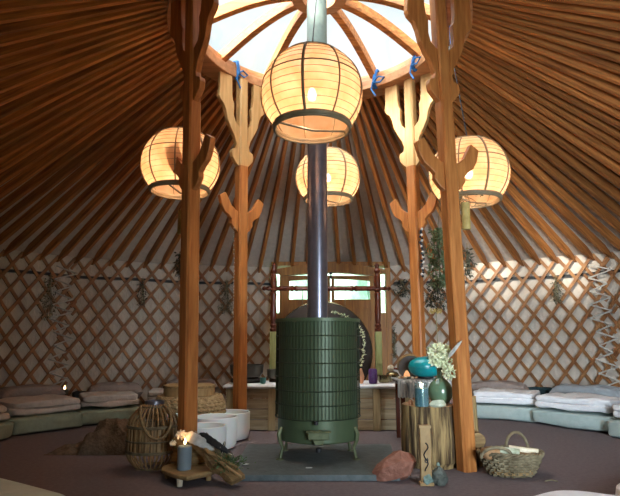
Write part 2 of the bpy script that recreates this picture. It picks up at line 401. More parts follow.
# rafters: each roof pole of the visible roof
rh, rw = .11, .052
for k in range(-NR//2, NR//2):
    t = DT*(k+.5)
    if abs(t) > R(152): continue
    a = WP(t, WT-.035, .03); b = RP(t, RO-.01, RZ1-.088)
    d = b-a; Lr = d.length; x = d.normalized(); y = Vector((0, 0, 1)).cross(x).normalized(); z = x.cross(y)
    q = Matrix((x, y, z)).transposed().to_quaternion()
    mb = MB(); xs = [0, .10, .25, Lr*.5, Lr]; hs = [.035, .06, rh, rh, rh*.9]; ws = [.03, .04, rw, rw, rw*.92]
    vv = []
    for X, h, w in zip(xs, hs, ws): vv += [(X, -w/2, -h/2), (X, w/2, -h/2), (X, w/2, h/2), (X, -w/2, h/2)]
    ff = [(0, 1, 2, 3), (16, 17, 18, 19)]
    for i in range(4):
        for e in range(4): ff.append((i*4+e, i*4+(e+1) % 4, i*4+4+(e+1) % 4, i*4+4+e))
    mb.add(vv, ff); o = mb.build('roof_pole', M['rafter'], loc=a, rot=q, smooth=False)
    tag(o, 'orange-brown wooden roof pole fanning from the lattice wall up to the crown ring', 'roof pole', 'roof poles fanning out from the crown ring')

# lattice wall panels
SW, ST = .046, .012
SPAN = 6.5*DT
def slats(t0, t1, sgn, off):
    m = MB(); k0 = int((t0-SPAN)/DT)-2; k1 = int((t1+SPAN)/DT)+2
    for k in range(k0, k1):
        ts = (k+.5)*DT; pts = []; nn = 14
        lo, hi = None, None
        for i in range(nn*4+1):
            s = i/(nn*4); t = ts+sgn*SPAN*s
            if t0 <= t <= t1: lo = s if lo is None else lo; hi = s
        if lo is None or hi-lo < .04: continue
        for i in range(nn+1):
            s = lo+(hi-lo)*i/nn; pts.append((ts+sgn*SPAN*s, (WT+.04)*(1-s)+.0))
        P3 = [WP(t, z, off) for t, z in pts]; n2 = len(P3); vs = []; fs = []
        for i, (t, z) in enumerate(pts):
            tg = (P3[min(i+1, n2-1)]-P3[max(i-1, 0)]).normalized(); nr = Vector((math.sin(t)*1, math.cos(t), 0)).normalized(); b = tg.cross(nr).normalized()
            for u, w in ((-1, -1), (1, -1), (1, 1), (-1, 1)): vs.append(P3[i]+b*u*SW/2+nr*w*ST/2)
        for i in range(n2-1):
            for e in range(4): fs.append((i*4+e, i*4+(e+1) % 4, i*4+4+(e+1) % 4, i*4+4+e))
        fs += [(0, 1, 2, 3), tuple((n2-1)*4+e for e in range(4))]; m.add(vs, fs)
    return m
tj1, tj2 = t_of(62), t_of(603)
panels = [(R(-112), tj1+.012, 'wooden lattice wall panel at the far left, left of the white lacing'),
          (tj1-.012, tdl+.012, 'wooden lattice wall panel between the left lacing and the double door'),
          (tdr-.012, tj2+.012, 'wooden lattice wall panel between the double door and the right lacing'),
          (tj2-.012, R(112), 'wooden lattice wall panel at the far right, right of the white lacing')]
for i, (a, b, lab) in enumerate(panels):
    dz = .0 if i % 2 else .0
    t = thing('trellis', WP((a+b)/2, 0), lab, 'lattice wall', 'lattice wall panels')
    slats(a, b, 1, -.012).build('slat_layer', M['slat'], t, smooth=False)
    slats(a, b, -1, -.028).build('slat_layer', M['slat'], t, smooth=False)
# dark tension band behind the lattice
for nm, a, b, lab in (('tension_band', R(-112), tdl, 'black band running behind the lattice left of the door'), ('tension_band', tdr, R(112), 'black band running behind the lattice right of the door')):
    mb = MB(); zz = WT-.25
    mb.bar([WP(a+(b-a)*i/50, zz+.008*math.sin(i*.7), .008) for i in range(51)], .008, .045)
    tag(mb.build(nm, M['black']), lab, 'band')
# lacing of white straps where two panels meet
for tj, lab in ((tj1, 'white strap lacing joining the left lattice panels'), (tj2, 'white strap lacing joining the right lattice panels')):
    mb = MB(); rr = random.Random(3); lt = thing('lattice_lacing', WP(tj, 0, -.05), lab, 'lacing')
    zs = [.35+.1*i for i in range(19)]
    pts = [WP(tj+(.03 if i % 2 else -.03)*rr.uniform(.6, 1.3), z, -.055) for i, z in enumerate(zs)]
    for p, q in zip(pts[:-1], pts[1:]): mb.bar([p, p.lerp(q, .5)+Vector((0, -.008, 0)), q], .022, .006, up=(0, 1, .01))
    mb.build('strap', M['strap'], lt)
    for i in range(len(zs)): MB().box(WP(tj+rr.uniform(-.045, .045), zs[i]+rr.uniform(-.03, .03), -.045), (.12, .014, .04), -tj, m=Matrix.Rotation(-tj, 3, 'Z')@Matrix.Rotation(rr.choice((-.9, .9)), 3, 'Y')).build('slat_end', M['slat'], lt, smooth=False)

# ------------------------------------------------------------------ doors at the back
def rect(m, x0, x1, z0, z1, y, th): return m.box(((x0+x1)/2, y, (z0+z1)/2), (x1-x0, th, z1-z0))
X = lambda px: PD(px, 320, DY).x
Z = lambda py: PD(319, py, DY).z
dl, dr, dm = X(281), X(379.5), X(331)
ztop = Z(266); zsp = Z(276)
fr = MB()
rect(fr, DXL, X(275.5), 0, ztop+.0, DY, .14); rect(fr, X(386), DXR, 0, ztop+.0, DY, .14)
rect(fr, X(279.5), X(282.5), 0, Z(270), DY, .13); rect(fr, X(378), X(381), 0, Z(270), DY, .13)
for x0, x1 in ((275.5, 279.5), (381, 386)): rect(fr, X(x0), X(x1), 0, Z(313), DY, .1); rect(fr, X(x0), X(x1), Z(274), Z(270), DY, .1)
poly = []
Nn = 14
for i in range(Nn+1): s = i/Nn; poly.append((dl-.12+(dr-dl+.24)*s, Z(270)+.11*math.sin(PI*s)))
for i in range(Nn, -1, -1): s = i/Nn; poly.append((dl+(dr-dl)*s, Z(276.5)+.06*math.sin(PI*s)))
fr.prism(poly, .15, Matrix.Translation((0, DY, 0)))
rect(fr, DXL, DXR, Z(266), Z(262), DY+.02, .12)
dfrm = struct(fr.build('door_1', M['door'], smooth=False))
pn = MB(); rect(pn, X(275.5), X(279.5), Z(313), Z(274), DY, .012); rect(pn, X(381), X(386), Z(313), Z(274), DY, .012)
pn.build('pane', M['pane'], dfrm, smooth=False)
for x0, x1, w0, w1, lab in ((dl+.01, dm-.01, X(289), X(326.5), 'left'), (dm+.01, dr-.01, X(334.5), X(370.5), 'right')):
    d = MB(); yd = DY; zt = Z(277)+.02
    rect(d, x0, w0, .03, zt, yd, .07); rect(d, w1, x1, .03, zt, yd, .07); rect(d, w0, w1, .03, Z(315), yd, .05); rect(d, w0, w1, Z(309), Z(299.5), yd, .065)
    rect(d, w0, w1, Z(315), Z(309), yd, .05)
    nA = 10; poly = [(w0+(w1-w0)*i/nA, zt) for i in range(nA+1)]
    f = (lambda s: Z(281)+(.035*math.sin(PI*s*.5))) if lab == 'left' else (lambda s: Z(281)+(.035*math.cos(PI*s*.5)))
    poly += [(w0+(w1-w0)*i/nA, f(i/nA)) for i in range(nA, -1, -1)]
    d.prism(poly, .065, Matrix.Translation((0, yd, 0)))
    leaf = d.build('door_leaf', M['door'], dfrm, smooth=False, bevel=.004)
    pz = MB(); rect(pz, w0-.005, w1+.005, Z(300), Z(278), yd, .01); pz.build('pane', M['pane'], leaf, smooth=False)
lt = MB().box((dm, DY-.09, Z(276)), (.03, .03, .12)).box((dm, DY-.1, Z(274)), (.06, .02, .025)).build('latch', M['iron'], dfrm, smooth=False)
# garden beyond the door glass
hd = MB()
for i in range(9): hd.rock((-4+i*1.2, 17+random.uniform(-1, 1), 1.2), (2.2, 2, 4.4+random.uniform(-.6, .8)), seed=i, amp=.6, sub=4)
tag(hd.build('garden_hedge', M['hedge']), 'green garden foliage seen through the door glass', 'hedge', kind='stuff')

# ------------------------------------------------------------------ crown
cr = thing('crown_ring', (CX, CY, RZ0), 'round wooden crown ring with curved spokes under the clear roof dome', 'crown')
def ringbar(r0, r1, z0, z1, n=72):
    m = MB(); m.sweep([RP(2*PI*i/n, (r0+r1)/2, (z0+z1)/2) for i in range(n)], lambda i: [(-(r1-r0)/2, -(z1-z0)/2), ((r1-r0)/2, -(z1-z0)/2), ((r1-r0)/2, (z1-z0)/2), (-(r1-r0)/2, (z1-z0)/2)], True, (0, 0, 1)); return m
ringbar(RI, RO, RZ0, RZ0+.12).build('lower_rim', M['ringwood'], cr, bevel=.008)
ringbar(RI+.05, RO, RZ0+.12, RZ1).build('upper_rim', M['ringwood'], cr, bevel=.008)
HUBZ = 4.76
for k in range(12):
    if k == 6: continue                     # left out where the stove pipe passes
    t = 2*PI*k/12+R(2); p0 = RP(t, RI+.1, RZ1-.05); pts = []
    for i in range(11):
        s = i/10; r = (RI+.1)*(1-s)+.24*s; pts.append(RP(t, r, RZ1-.03+(HUBZ-RZ1+.03)*math.sin(s*PI/2)))
    MB().bar(pts, .085, .12).build('spoke', M['rafter'], cr, smooth=False, bevel=.006)
hb = MB(); hb.sweep([RP(2*PI*i/32, .24, HUBZ) for i in range(32)], lambda i: [(-.06, -.07), (.06, -.07), (.06, .06), (-.06, .06)], True, (0, 0, 1)); hb.build('hub', M['ringwood'], cr)
dm_ = MB(); prof = [(RO+.02, RZ1)]+[(RO*math.cos(a)+.02, RZ1+.02+.55*math.sin(a)) for a in [R(q) for q in range(0, 86, 8)]]
prof = [(r, z) for r, z in prof if r > .2]; vs = []
for r, z in prof:
    for q in range(64): vs.append(RP(2*PI*q/64, r, z))
fs = [(i*64+q, i*64+(q+1) % 64, (i+1)*64+(q+1) % 64, (i+1)*64+q) for i in range(len(prof)-1) for q in range(64)]
dm_.add(vs, fs); dm_.build('dome_glazing', M['glass'], cr)

# ------------------------------------------------------------------ posts with antler brackets
FY, BY = 4.50, 6.28
POST = [(FY, (187.5, 430), (193.5, 2), 56, 1, 'orange wooden crown post with antler forks, front left beside the wicker lantern'),
        (FY, (467, 470), (437.5, 2), 36, -1, 'leaning orange crown post with antler forks, front right beside the tree stump'),
        (BY, (240, 400), (242, 84), 36, -1, 'orange crown post with a pale antler fork, back left in front of the altar bench'),
        (BY, (419.5, 360), (409.5, 84), 28, 1, 'orange crown post with a pale antler fork, back right behind the teal drum')]
forkh = [(.055, 3.08), (.10, 3.12), (.15, 3.18), (.16, 3.24), (.15, 3.28), (.10, 3.30), (.09, 3.35), (.12, 3.44), (.18, 3.54), (.225, 3.63), (.25, 3.74), (.28, 3.81), (.335, 3.86), (.35, 3.90), (.34, 4.0), (.34, 4.21),
         (.165, 4.21), (.16, 3.98), (.15, 3.90), (.13, 3.86), (.135, 3.72), (.115, 3.64), (.055, 3.585)]
brh = [(.055, 2.27), (.11, 2.31), (.155, 2.37), (.15, 2.42), (.19, 2.46), (.25, 2.50), (.29, 2.57), (.32, 2.68), (.24, 2.73), (.20, 2.66), (.16, 2.59), (.10, 2.54), (.055, 2.52)]
for y, pb, ptp, dang, sgn, lab in POST:
    q0, q1 = PD(*pb, y), PD(*ptp, y); dx = (q1.x-q0.x)/(q1.z-q0.z); x = q0.x-dx*q0.z
    root = thing('crown_post', (x, y, 0), lab, 'post', 'crown posts')
    vv = Vector((x, y, 0)).normalized(); vr = Vector((vv.y, -vv.x, 0)); d_ = R(dang)
    tn = vr*math.cos(d_)-vv*math.sin(d_)*sgn; rad = Vector((-tn.y, tn.x, 0))
    def pt(u, n, z): return Vector((x+dx*z, y, z))+tn*u+rad*n
    hw = .062; ch = .016
    oc = [(-hw+ch, -hw), (hw-ch, -hw), (hw, -hw+ch), (hw, hw-ch), (hw-ch, hw), (-hw+ch, hw), (-hw, hw-ch), (-hw, -hw+ch)]
    mw = M['pale'] if y > 5 else M['post']
    for z0_, z1_, kf, nm, mm in ((0, 3.09, 1, 'lower_shaft', M['post']), (3.09, RZ0, .93, 'upper_shaft', mw)):
        vs = [pt(u*kf, n_*kf, z) for z in (z0_, (z0_+z1_)/2, z1_) for u, n_ in oc]
        fs = [tuple(range(8)), tuple(range(23, 15, -1))]+[(i*8+q, i*8+(q+1) % 8, i*8+8+(q+1) % 8, i*8+8+q) for i in range(2) for q in range(8)]
        MB().add(vs, fs).build(nm, mm, root, smooth=False)
    for outl, pn_, mm, th in ((forkh, 'fork_arm', mw, .06), (brh, 'antler_bracket', M['post'], .055)):
        for sg in (-1, 1):
            b = MB(); nn = len(outl)
            vs = [pt(sg*u, -th/2, z) for u, z in outl]+[pt(sg*u, th/2, z) for u, z in outl]
            fs = [tuple(range(nn)), tuple(range(2*nn-1, nn-1, -1))]+[(i, i+nn, (i+1) % nn+nn, (i+1) % nn) for i in range(nn)]
            b.add(vs, fs); b.build(pn_, mm, root, smooth=False, bevel=.006)

# blue ties round the ring
for t, lab in ((t0, l0) for t0, l0 in ((R(-50), 'blue cord tied round the crown ring at the back left fork'), (R(33), 'blue cord tied round the crown ring left of the back right fork'), (R(60), 'blue cord tied round the crown ring half behind the front right fork'))):
    mb = MB()
    for j in range(3):
        tt = t+j*.012; mb.tube([RP(tt, RI-.012, RZ0+.02+j*.01), RP(tt, RI-.012, RZ0+.12), RP(tt+.01, RI+.03, RZ1+.02), RP(tt, RO-.15, RZ1+.02), RP(tt, RI+.02, RZ0-.015), RP(tt, RI-.012, RZ0+.02)], .011, 6)
    c = RP(t, RI-.03, RZ0+.05); tn = Vector((math.cos(t), -math.sin(t), 0))
    mb.tube([c, c+tn*.08+Vector((0, -.02, .05)), c+tn*.16+Vector((0, -.02, .02)), c+tn*.10+Vector((0, -.02, -.03)), c], .011, 6)
    mb.tube([c, c-tn*.02+Vector((0, 0, -.09)), c+tn*.04+Vector((0, 0, -.19))], .011, 6)
    tag(mb.build('blue_tie', M['blue']), lab, 'cord', 'blue cord ties on the crown ring')

# ------------------------------------------------------------------ globe lanterns
def globe(px, py, y, dia, hook, lab, seed):
    c = PD(px, py, y); r = dia/2; root = thing('globe_lantern', c, lab, 'lantern', 'hanging globe lanterns')
    sq = .97
    a0 = -math.acos(.73); a1 = R(56)
    prof = [(r*math.cos(a0+(a1-a0)*i/20), r*sq*math.sin(a0+(a1-a0)*i/20)) for i in range(21)]
    vs = []; fs = []
    for rr, z in prof:
        for q in range(40): a = 2*PI*q/40; vs.append(c+Vector((rr*math.cos(a), rr*math.sin(a), z)))
    fs = [(i*40+q, i*40+(q+1) % 40, (i+1)*40+(q+1) % 40, (i+1)*40+q) for i in range(20) for q in range(40)]
    MB().add(vs, fs).build('shade', M['paper'], root)
    rb = MB()
    for k in range(9):
        an = 2*PI*k/9+seed
        rb.tube([c+Vector((math.cos(an)*(rr+.004), math.sin(an)*(rr+.004), z)) for rr, z in prof], (.011 if k % 3 == 0 else .0065)*dia/.75, 6)
    rb.build('meridian_rib', M['bamboo'], root)
    hp = MB()
    for k in range(1, 12):
        a = a0+(a1-a0)*k/12; w = .0055 if k == 7 else .0019
        hp.tube([c+Vector(((r*math.cos(a)+.003)*math.cos(q), (r*math.cos(a)+.003)*math.sin(q), r*sq*math.sin(a))) for q in [2*PI*i/40 for i in range(40)]], w*dia/.75, 5, True)
    hp.build('hoop_rib', M['bamboo'], root)
    b = MB(); rr, z = prof[0]
    for dz, w in ((0, .018), (-.022, .012)): b.tube([c+Vector((rr*1.01*math.cos(q), rr*1.01*math.sin(q), z+dz)) for q in [2*PI*i/40 for i in range(40)]], w, 8, True)
    for s in (1, -1): b.tube([c+Vector((rr*math.cos(seed), rr*math.sin(seed), z))*1.0, c+Vector((0, 0, z-.03)), c+Vector((-rr*math.cos(seed), -rr*math.sin(seed), z))], .009, 6); break
    b.build('bottom_hoop', M['hoop'], root)
    b = MB(); rr, z = prof[-1]
    b.tube([c+Vector((rr*math.cos(q), rr*math.sin(q), z)) for q in [2*PI*i/32 for i in range(32)]], .009, 8, True)
    b.tube([c+Vector((rr, 0, z)), c+Vector((0, 0, z+.02)), c+Vector((-rr, 0, z))], .006, 6)
    b.build('top_hoop', M['bamboo'], root)
    MB().tube([c+Vector((0, 0, .1)), c+Vector((0, 0, r)), Vector(hook)], .0055, 6).build('flex', M['cord'], root)
    sk_ = MB().lathe([(.012, .1), (.02, .09), (.02, .05), (.0, .05)], c, 12).build('bulb_socket', M['cord'], root)
    MB().lathe([(0, -.045), (.025, -.035), (.035, -.005), (.028, .025), (.015, .05)], c, 16).build('bulb', M['bulb'], sk_)
    l = bpy.data.lights.new('bulb_light', 'POINT'); l.energy = LAMP_E; l.color = (1, .58, .34); l.shadow_soft_size = .045
    o = bpy.data.objects.new('bulb_light', l); C.objects.link(o); o.location = c+Vector((0, 0, -.09))
    return c
globe(312, 95, 3.75, .745, RP(R(184), .26, HUBZ-.05), 'largest-looking globe paper lantern hanging centrally in front of the stove pipe', R(20))
globe(181, 165, 4.97, .735, RP(R(-96), RI+.05, RZ0), 'globe paper lantern on the left behind the front left post', R(75))
globe(469, 174, 5.0, .75, RP(R(101), RI+.06, RZ0-.30), 'globe paper lantern on the right behind the leaning post', R(40))
globe(328, 178, 6.1, .745, RP(R(12), RI+.05, RZ0), 'smallest-looking globe paper lantern at the back, partly behind the stove pipe', R(60))
h = RP(R(101), RI+.06, RZ0-.30)
pl = thing('cord_pulley', h, 'black pulley block under the right side of the crown ring', 'pulley')
MB().lathe([(0, -.05), (.05, -.045), (.065, 0), (.05, .05), (0, .055)], h, 16).build('pulley_body', M['iron'], pl)
MB().tube([h, h+Vector((0, 0, .33))], .012, 6).build('hanger', M['blue'], pl)

# ------------------------------------------------------------------ stove
SX, SY = .068, 4.86; sr = .365
st = thing('wood_stove', (SX, SY, .04), 'tall green cylindrical wood stove with mesh guard on the slate slab', 'stove')
z0 = PD(319, 445.5, SY-sr).z; ztp = PD(319, 318, SY-sr).z; zg = PD(319, 421, SY-sr).z
MB().lathe([(0, z0), (sr-.03, z0), (sr-.02, z0+.01), (sr-.02, ztp-.03), (sr-.02, ztp-.02), (0, ztp-.02)], (SX, SY, 0), 64).build('body', M['stove'], st)
gm = MB(); ng = 76
for k in range(ng):
    a = 2*PI*k/ng; c, s = math.cos(a), math.sin(a)
    gm.tube([(SX+sr*c, SY+sr*s, zg), (SX+sr*c, SY+sr*s, ztp-.02)], .0023, 4)
gz = [zg+(ztp-.03-zg)*i/7 for i in range(0, 7)]
for z in gz: gm.tube([(SX+(sr+.004)*math.cos(q), SY+(sr+.004)*math.sin(q), z) for q in [2*PI*i/64 for i in range(64)]], .0045, 5, True)
gm.build('mesh_guard', M['stove2'], st)
rm = MB(); rm.sweep([(SX+sr*math.cos(q), SY+sr*math.sin(q), ztp-.01) for q in [2*PI*i/64 for i in range(64)]], lambda i: [(-.012, -.014), (.012, -.014), (.012, .014), (-.012, .014)], True, (0, 0, 1))
rm.build('top_rim', M['stove'], st)
for a in (R(-152), R(-28), R(35), R(145)):
    c, s = math.cos(a), math.sin(a); q = lambda r, z: (SX+r*c, SY+r*s, z)
    lg = MB(); lg.tube([q(sr-.02, z0+.11), q(sr+.005, z0+.06), q(sr-.005, z0), q(sr-.03, z0-.05), q(sr-.025, .12), q(sr-.01, .055)], lambda i: [.016, .020, .017, .014, .012, .014][i], 8)
    lg.lathe([(0, .036), (.035, .036), (.032, .05), (0, .055)], q(sr-.005, 0), 12)
    lg.build('leg', M['brass'], st)
ft = MB(); yy = SY-sr-.01; zc = z0+.075
ft.box((SX, yy, zc), (.17, .04, .06)); ft.box((SX, yy-.03, zc+.035), (.20, .06, .012)); ft.prism([(-.05, -.03), (.05, -.03), (.03, -.07), (-.03, -.07)], .04, Matrix.Translation((SX, yy, zc)))
ft.build('ash_door', M['brass'], st, bevel=.006)
MB().lathe([(0, -.02), (.022, -.015), (.022, .015), (0, .02)], (SX, SY-sr-.03, z0-.03), 12).build('ash_knob', M['iron'], st)
MB().lathe([(0, -.018), (.018, -.012), (.018, .012), (0, .018)], (SX-.02, SY-sr-.015, zg-.015), 12).build('damper_knob', M['iron'], st)
pr = .092
pp = MB().lathe([(pr, ztp-.03), (pr, 3.4), (pr+.004, 3.4), (pr+.004, 3.43)], (SX, SY, 0), 32)
for z in (2.35,): pp.lathe([(pr, z), (pr+.004, z), (pr+.004, z+.02), (pr, z+.02)], (SX, SY, 0), 32)
# pipe stands on the stove and leaves through the crown hub
pr_ = thing('stove_pipe', (SX, SY, ztp), 'grey metal stove pipe rising from the stove through the crown hub', 'stove pipe')
pp.build('lower_pipe', M['pipe'], pr_)
MB().lathe([(pr+.006, 3.43), (pr+.006, 5.9), (0, 5.9)], (SX, SY, 0), 32).build('upper_pipe', M['galv'], pr_)

# slate slab
a, b, c, d = P(231, 475, .045), P(400, 475, .045), P(391, 444, .045), P(247, 444, .045)
sl = MB(); tp = [a, b, c, d]; bt = [v-Vector((0, 0, .043)) for v in tp]
sl.add(tp+bt, [(0, 1, 2, 3), (7, 6, 5, 4), (0, 4, 5, 1), (1, 5, 6, 2), (2, 6, 7, 3), (3, 7, 4, 0)])
tag(sl.build('hearth_slab', M['slab'], smooth=False, bevel=.005), 'grey-green slate slab on the floor under the stove', 'slab')

# ------------------------------------------------------------------ altar
AY = 6.42; az = PD(300, 384, AY).z; ax0 = PD(226, 384, AY).x; ax1 = PD(411, 384, AY).x; ad = .62
al = thing('altar_bench', ((ax0+ax1)/2, AY+ad/2, 0), 'long low weathered plank bench behind the stove with white cloth top', 'bench')
nb = 4
for i in range(nb):
    zA = .01+(az-.05)*i/nb; zB = .01+(az-.05)*(i+1)/nb-.008
    MB().box(((ax0+ax1)/2, AY+.02+.004*(i % 2), (zA+zB)/2), (ax1-ax0, .03, zB-zA)).build('front_plank', M['oldwood'], al, smooth=False, bevel=.004)
for px in (231, 272, 376.5, 405):
    x = PD(px, 400, AY).x; MB().box((x, AY-.005, (az-.05)/2+.003), (.085, .035, az-.055)).build('batten', M['oldbatten'], al, smooth=False, bevel=.004)
for x in (ax0+.02, ax1-.02): MB().box((x, AY+ad/2+.04, (az-.05)/2+.003), (.035, ad-.08, az-.06)).build('side_panel', M['oldbatten'], al, smooth=False)
MB().soft(((ax0+ax1)/2, AY+ad/2-.01, az-.026), (ax1-ax0+.09, ad+.10, .06), .14, nu=10, nv=80, amp=.008, fr=9, ez=.5).build('top_cloth', M['white'], al)
AZ = az+.006
def on_altar(px, dy=.2): y = AY+dy; p = PD(px, 380, y); return Vector((p.x, y, AZ))
def S(y, h): return F/(y*CO+(h-1)*SI)     # pixels per metre

# low table in front of the back right post, under the shawl
TY = 5.62; TZ = PD(420, 381, TY).z; t0x, t1x = PD(399, 380, TY).x, PD(455, 380, TY).x
tt_ = thing('low_side_table', ((t0x+t1x)/2, TY+.2, 0), 'low dark side table under the striped shawl, behind the tree stump', 'table')
MB().box(((t0x+t1x)/2, TY+.21, TZ-.022), (t1x-t0x, .44, .035)).build('table_top', M['mahog'], tt_, smooth=False, bevel=.004)
for x_ in (t0x+.04, t1x-.04):
    for y_ in (TY+.04, TY+.38): MB().box((x_, y_, (TZ-.04)/2), (.04, .04, TZ-.04)).build('leg', M['mahog'], tt_, smooth=False)
def on_table(px, dy=.2): y = TY+dy; p = PD(px, 380, y); return Vector((p.x, y, TZ+.012))
x0 = t0x-.02; x1 = t1x+.02; sh = MB(); N = 40; vs = []; fs = []
prof = [(.43, 0), (.1, 0), (-.02, -.0), (-.03, -.02), (-.032, -.09), (-.034, -.155)]
for lay in (0, .008):
    for i in range(N+1):
        for k, (dy, dz) in enumerate(prof):
            w = .010*math.sin(i*1.1)*(k > 2)
            vs.append(Vector((x0+(x1-x0)*i/N, TY+dy-lay*(k > 2)+w, TZ+.001+dz+(lay if k <= 2 else 0)-(.012*(i % 2) if k == 5 else 0))))
kk = len(prof); LL = (N+1)*kk
for i in range(N):
    for k in range(kk-1): a = i*kk+k; fs.append((a, a+1, a+kk+1, a+kk)); fs.append((a+LL, a+kk+LL, a+kk+1+LL, a+1+LL))
    for k in (0, kk-1): a = i*kk+k; fs.append((a, a+kk, a+kk+LL, a+LL))
for i in (0, N):
    for k in range(kk-1): a = i*kk+k; fs.append((a, a+1, a+1+LL, a+LL))
tag(sh.add(vs, fs).build('fringed_shawl', M['shawl']), 'grey and white striped fringed shawl draped over the low table behind the teal candle', 'shawl')

def bowlprof(r, h, th=.012): 
    o = [(0, 0), (r*.55, 0), (r*.82, h*.12), (r*.96, h*.4), (r, h)]
    return o+[(r-th, h), (r*.94-th, h*.42), (r*.78-th, h*.17), (0, th)]
# smoky bowl behind back-left post
p = on_altar(246.5, .22); r = 17/S(p.y, p.z)
b = thing('smoky_singing_bowl', p, 'smoky dark glass singing bowl on the bench behind the back left post', 'bowl')
MB().lathe([(0, 0), (r*.9, 0), (r*.95, .02), (r*.9, .045), (0, .045)], p, 32).build('black_ring', M['black'], b)
MB().lathe([(q, z+.045) for q, z in bowlprof(r, .16)], p, 32).build('bowl', M['smoke'], b)
p = on_altar(263, .0); tag(MB().lathe(bowlprof(.037, .065, .006), p, 20).build('small_teal_cup', mat('teal_ceramic', (.12, .36, .34), None, .4, 8), loc=p), 'small turquoise cup on the bench beside the smoky bowl', 'cup')
p = on_altar(275, .25); r = .10
b = thing('smoky_singing_bowl', p, 'smoky dark bowl on the bench half hidden by the stove left edge', 'bowl')
MB().lathe([(0, 0), (r*.7, 0), (r*.7, .03), (0, .03)], p, 24).build('black_ring', M['black'], b)
MB().lathe([(q, z+.03) for q, z in bowlprof(r, .12)], p, 32).build('bowl', M['smoke'], b)
p = on_altar(361, .05); c = thing('salt_lamp', p, 'peach salt column on the bench just right of the stove', 'salt lamp')
MB().rock(p+Vector((0, 0, .085)), (.075, .075, .18), 4, .3, 3, cut=5).build('salt_block', M['salt'], c)
p = on_altar(373, .03); c = thing('purple_candle', p, 'purple pillar candle on the bench in front of the pale post block', 'candle')
MB().lathe([(0, 0), (.045, 0), (.05, .02), (.05, .15), (.043, .165), (.03, .16), (0, .15)], p, 24, wob=lambda a, z: 1+.05*math.sin(5*a+z*30)).build('wax', M['purple'], c)
MB().tube([p+Vector((0, 0, .15)), p+Vector((0, 0, .175))], .002, 5).build('wick', M['black'], c)
p = on_altar(384, .12); tag(MB().lathe(bowlprof(.078, .085, .005), p, 28).build('bronze_bowl', M['bronze'], loc=p), 'larger bronze bowl on the bench right of the purple candle', 'bowl')
p = on_altar(394.5, .16); tag(MB().lathe(bowlprof(.035, .08, .005), p, 24).build('bronze_bowl', M['bronze'], loc=p), 'small bronze cup on the bench left of the shawl', 'bowl')
p = on_altar(391, .30); 
m_ = thing('drum_mallet', p, 'drum mallet with cream felt head lying behind the bronze bowls', 'mallet')
hp_ = p+Vector((0, 0, .16)); MB().soft(hp_, (.08, .08, .08), 1, nu=12, nv=16).build('mallet_head', M['petalw'], m_)
MB().tube([hp_, hp_+Vector((.10, .0, -.012)), hp_+Vector((.22, .02, 0))], .012, 8).build('handle', M['mahog'], m_)
cu = MB().soft(p+Vector((.02, 0, .06)), (.16, .14, .125), .8).build('mallet_cushion', M['bronze']); tag(cu, 'rounded bronze pot under the drum mallet head', 'pot')
p = on_table(410, .36); fd = thing('frame_drum', p, 'grey-brown frame drum standing on the low table behind the teal drum', 'drum')
rot = Matrix.Rotation(R(-72), 3, 'X'); cc = p+Vector((-.0, 0, .12)); r = .125
dv = MB().lathe([(0, -.03), (r, -.03), (r, .03), (0, .03)], (0, 0, 0), 40); dv.v = [tuple(cc+rot@Vector(v)) for v in dv.v]; dv.build('drum_skin', M['skin'], fd)
dv = MB().lathe([(r+.001, -.032), (r+.008, -.032), (r+.008, .026), (r+.001, .026)], (0, 0, 0), 40, loop=True); dv.v = [tuple(cc+rot@Vector(v)) for v in dv.v]; dv.build('drum_hoop', M['drift'], fd)
p = on_table(407, .06); cdl = thing('orange_cone', p+Vector((0, 0, .01)), 'small glowing orange cone on a dark dish on the shawl', 'lamp')
MB().lathe([(0, .01), (.04, .01), (.05, .03), (.0, .03)], p, 20).build('dish', M['black'], cdl); MB().lathe([(.035, .031), (.03, .055), (.012, .085), (0, .09)], p, 16).build('cone', emit('cone_glow', (.75, .36, .16), .45), cdl)  # cone given a weak orange emission
rr = random.Random(5)
for i in range(6):
    px = 395+i*3.4; p = on_table(px+4, .01+rr.uniform(-.01, .02)); s_ = rr.uniform(.02, .032)
    o = MB().rock(p+Vector((0, 0, .012+s_*.3)), (s_*1.3, s_, s_*.8), i, .3, 2).build('tumbled_stone', rr.choice([M['petalw'], M['salt'], M['crystal'], M['greyrock']]))
    tag(o, 'tiny tumbled stone in the row along the shawl edge by the teal drum', 'stone', 'tumbled stones on the shawl')
p = on_table(424, .17); w = 31/S(p.y, p.z+.1)
td = thing('tongue_drum', p+Vector((0, 0, .01)), 'glossy teal oval steel drum on the low table behind the green vase', 'drum')
hh = .215
MB().soft(p+Vector((.02, 0, .012+hh/2)), (w*1.1, w*.8, hh), 1, nu=24, nv=40, ez=.95).build('drum_shell', M['teal'], td)
MB().tube([p+Vector((.02, 0, .012+hh/2+.0))+Vector((w*.553*math.cos(q), w*.403*math.sin(q), 0)) for q in [2*PI*i/40 for i in range(40)]], .004, 6, True).build('seam', M['teal'], td)
MB().lathe([(0, .008), (w*.25, .008), (w*.25, .025), (0, .03)], p+Vector((.02, 0, 0)), 32).build('base_ring', M['black'], td)

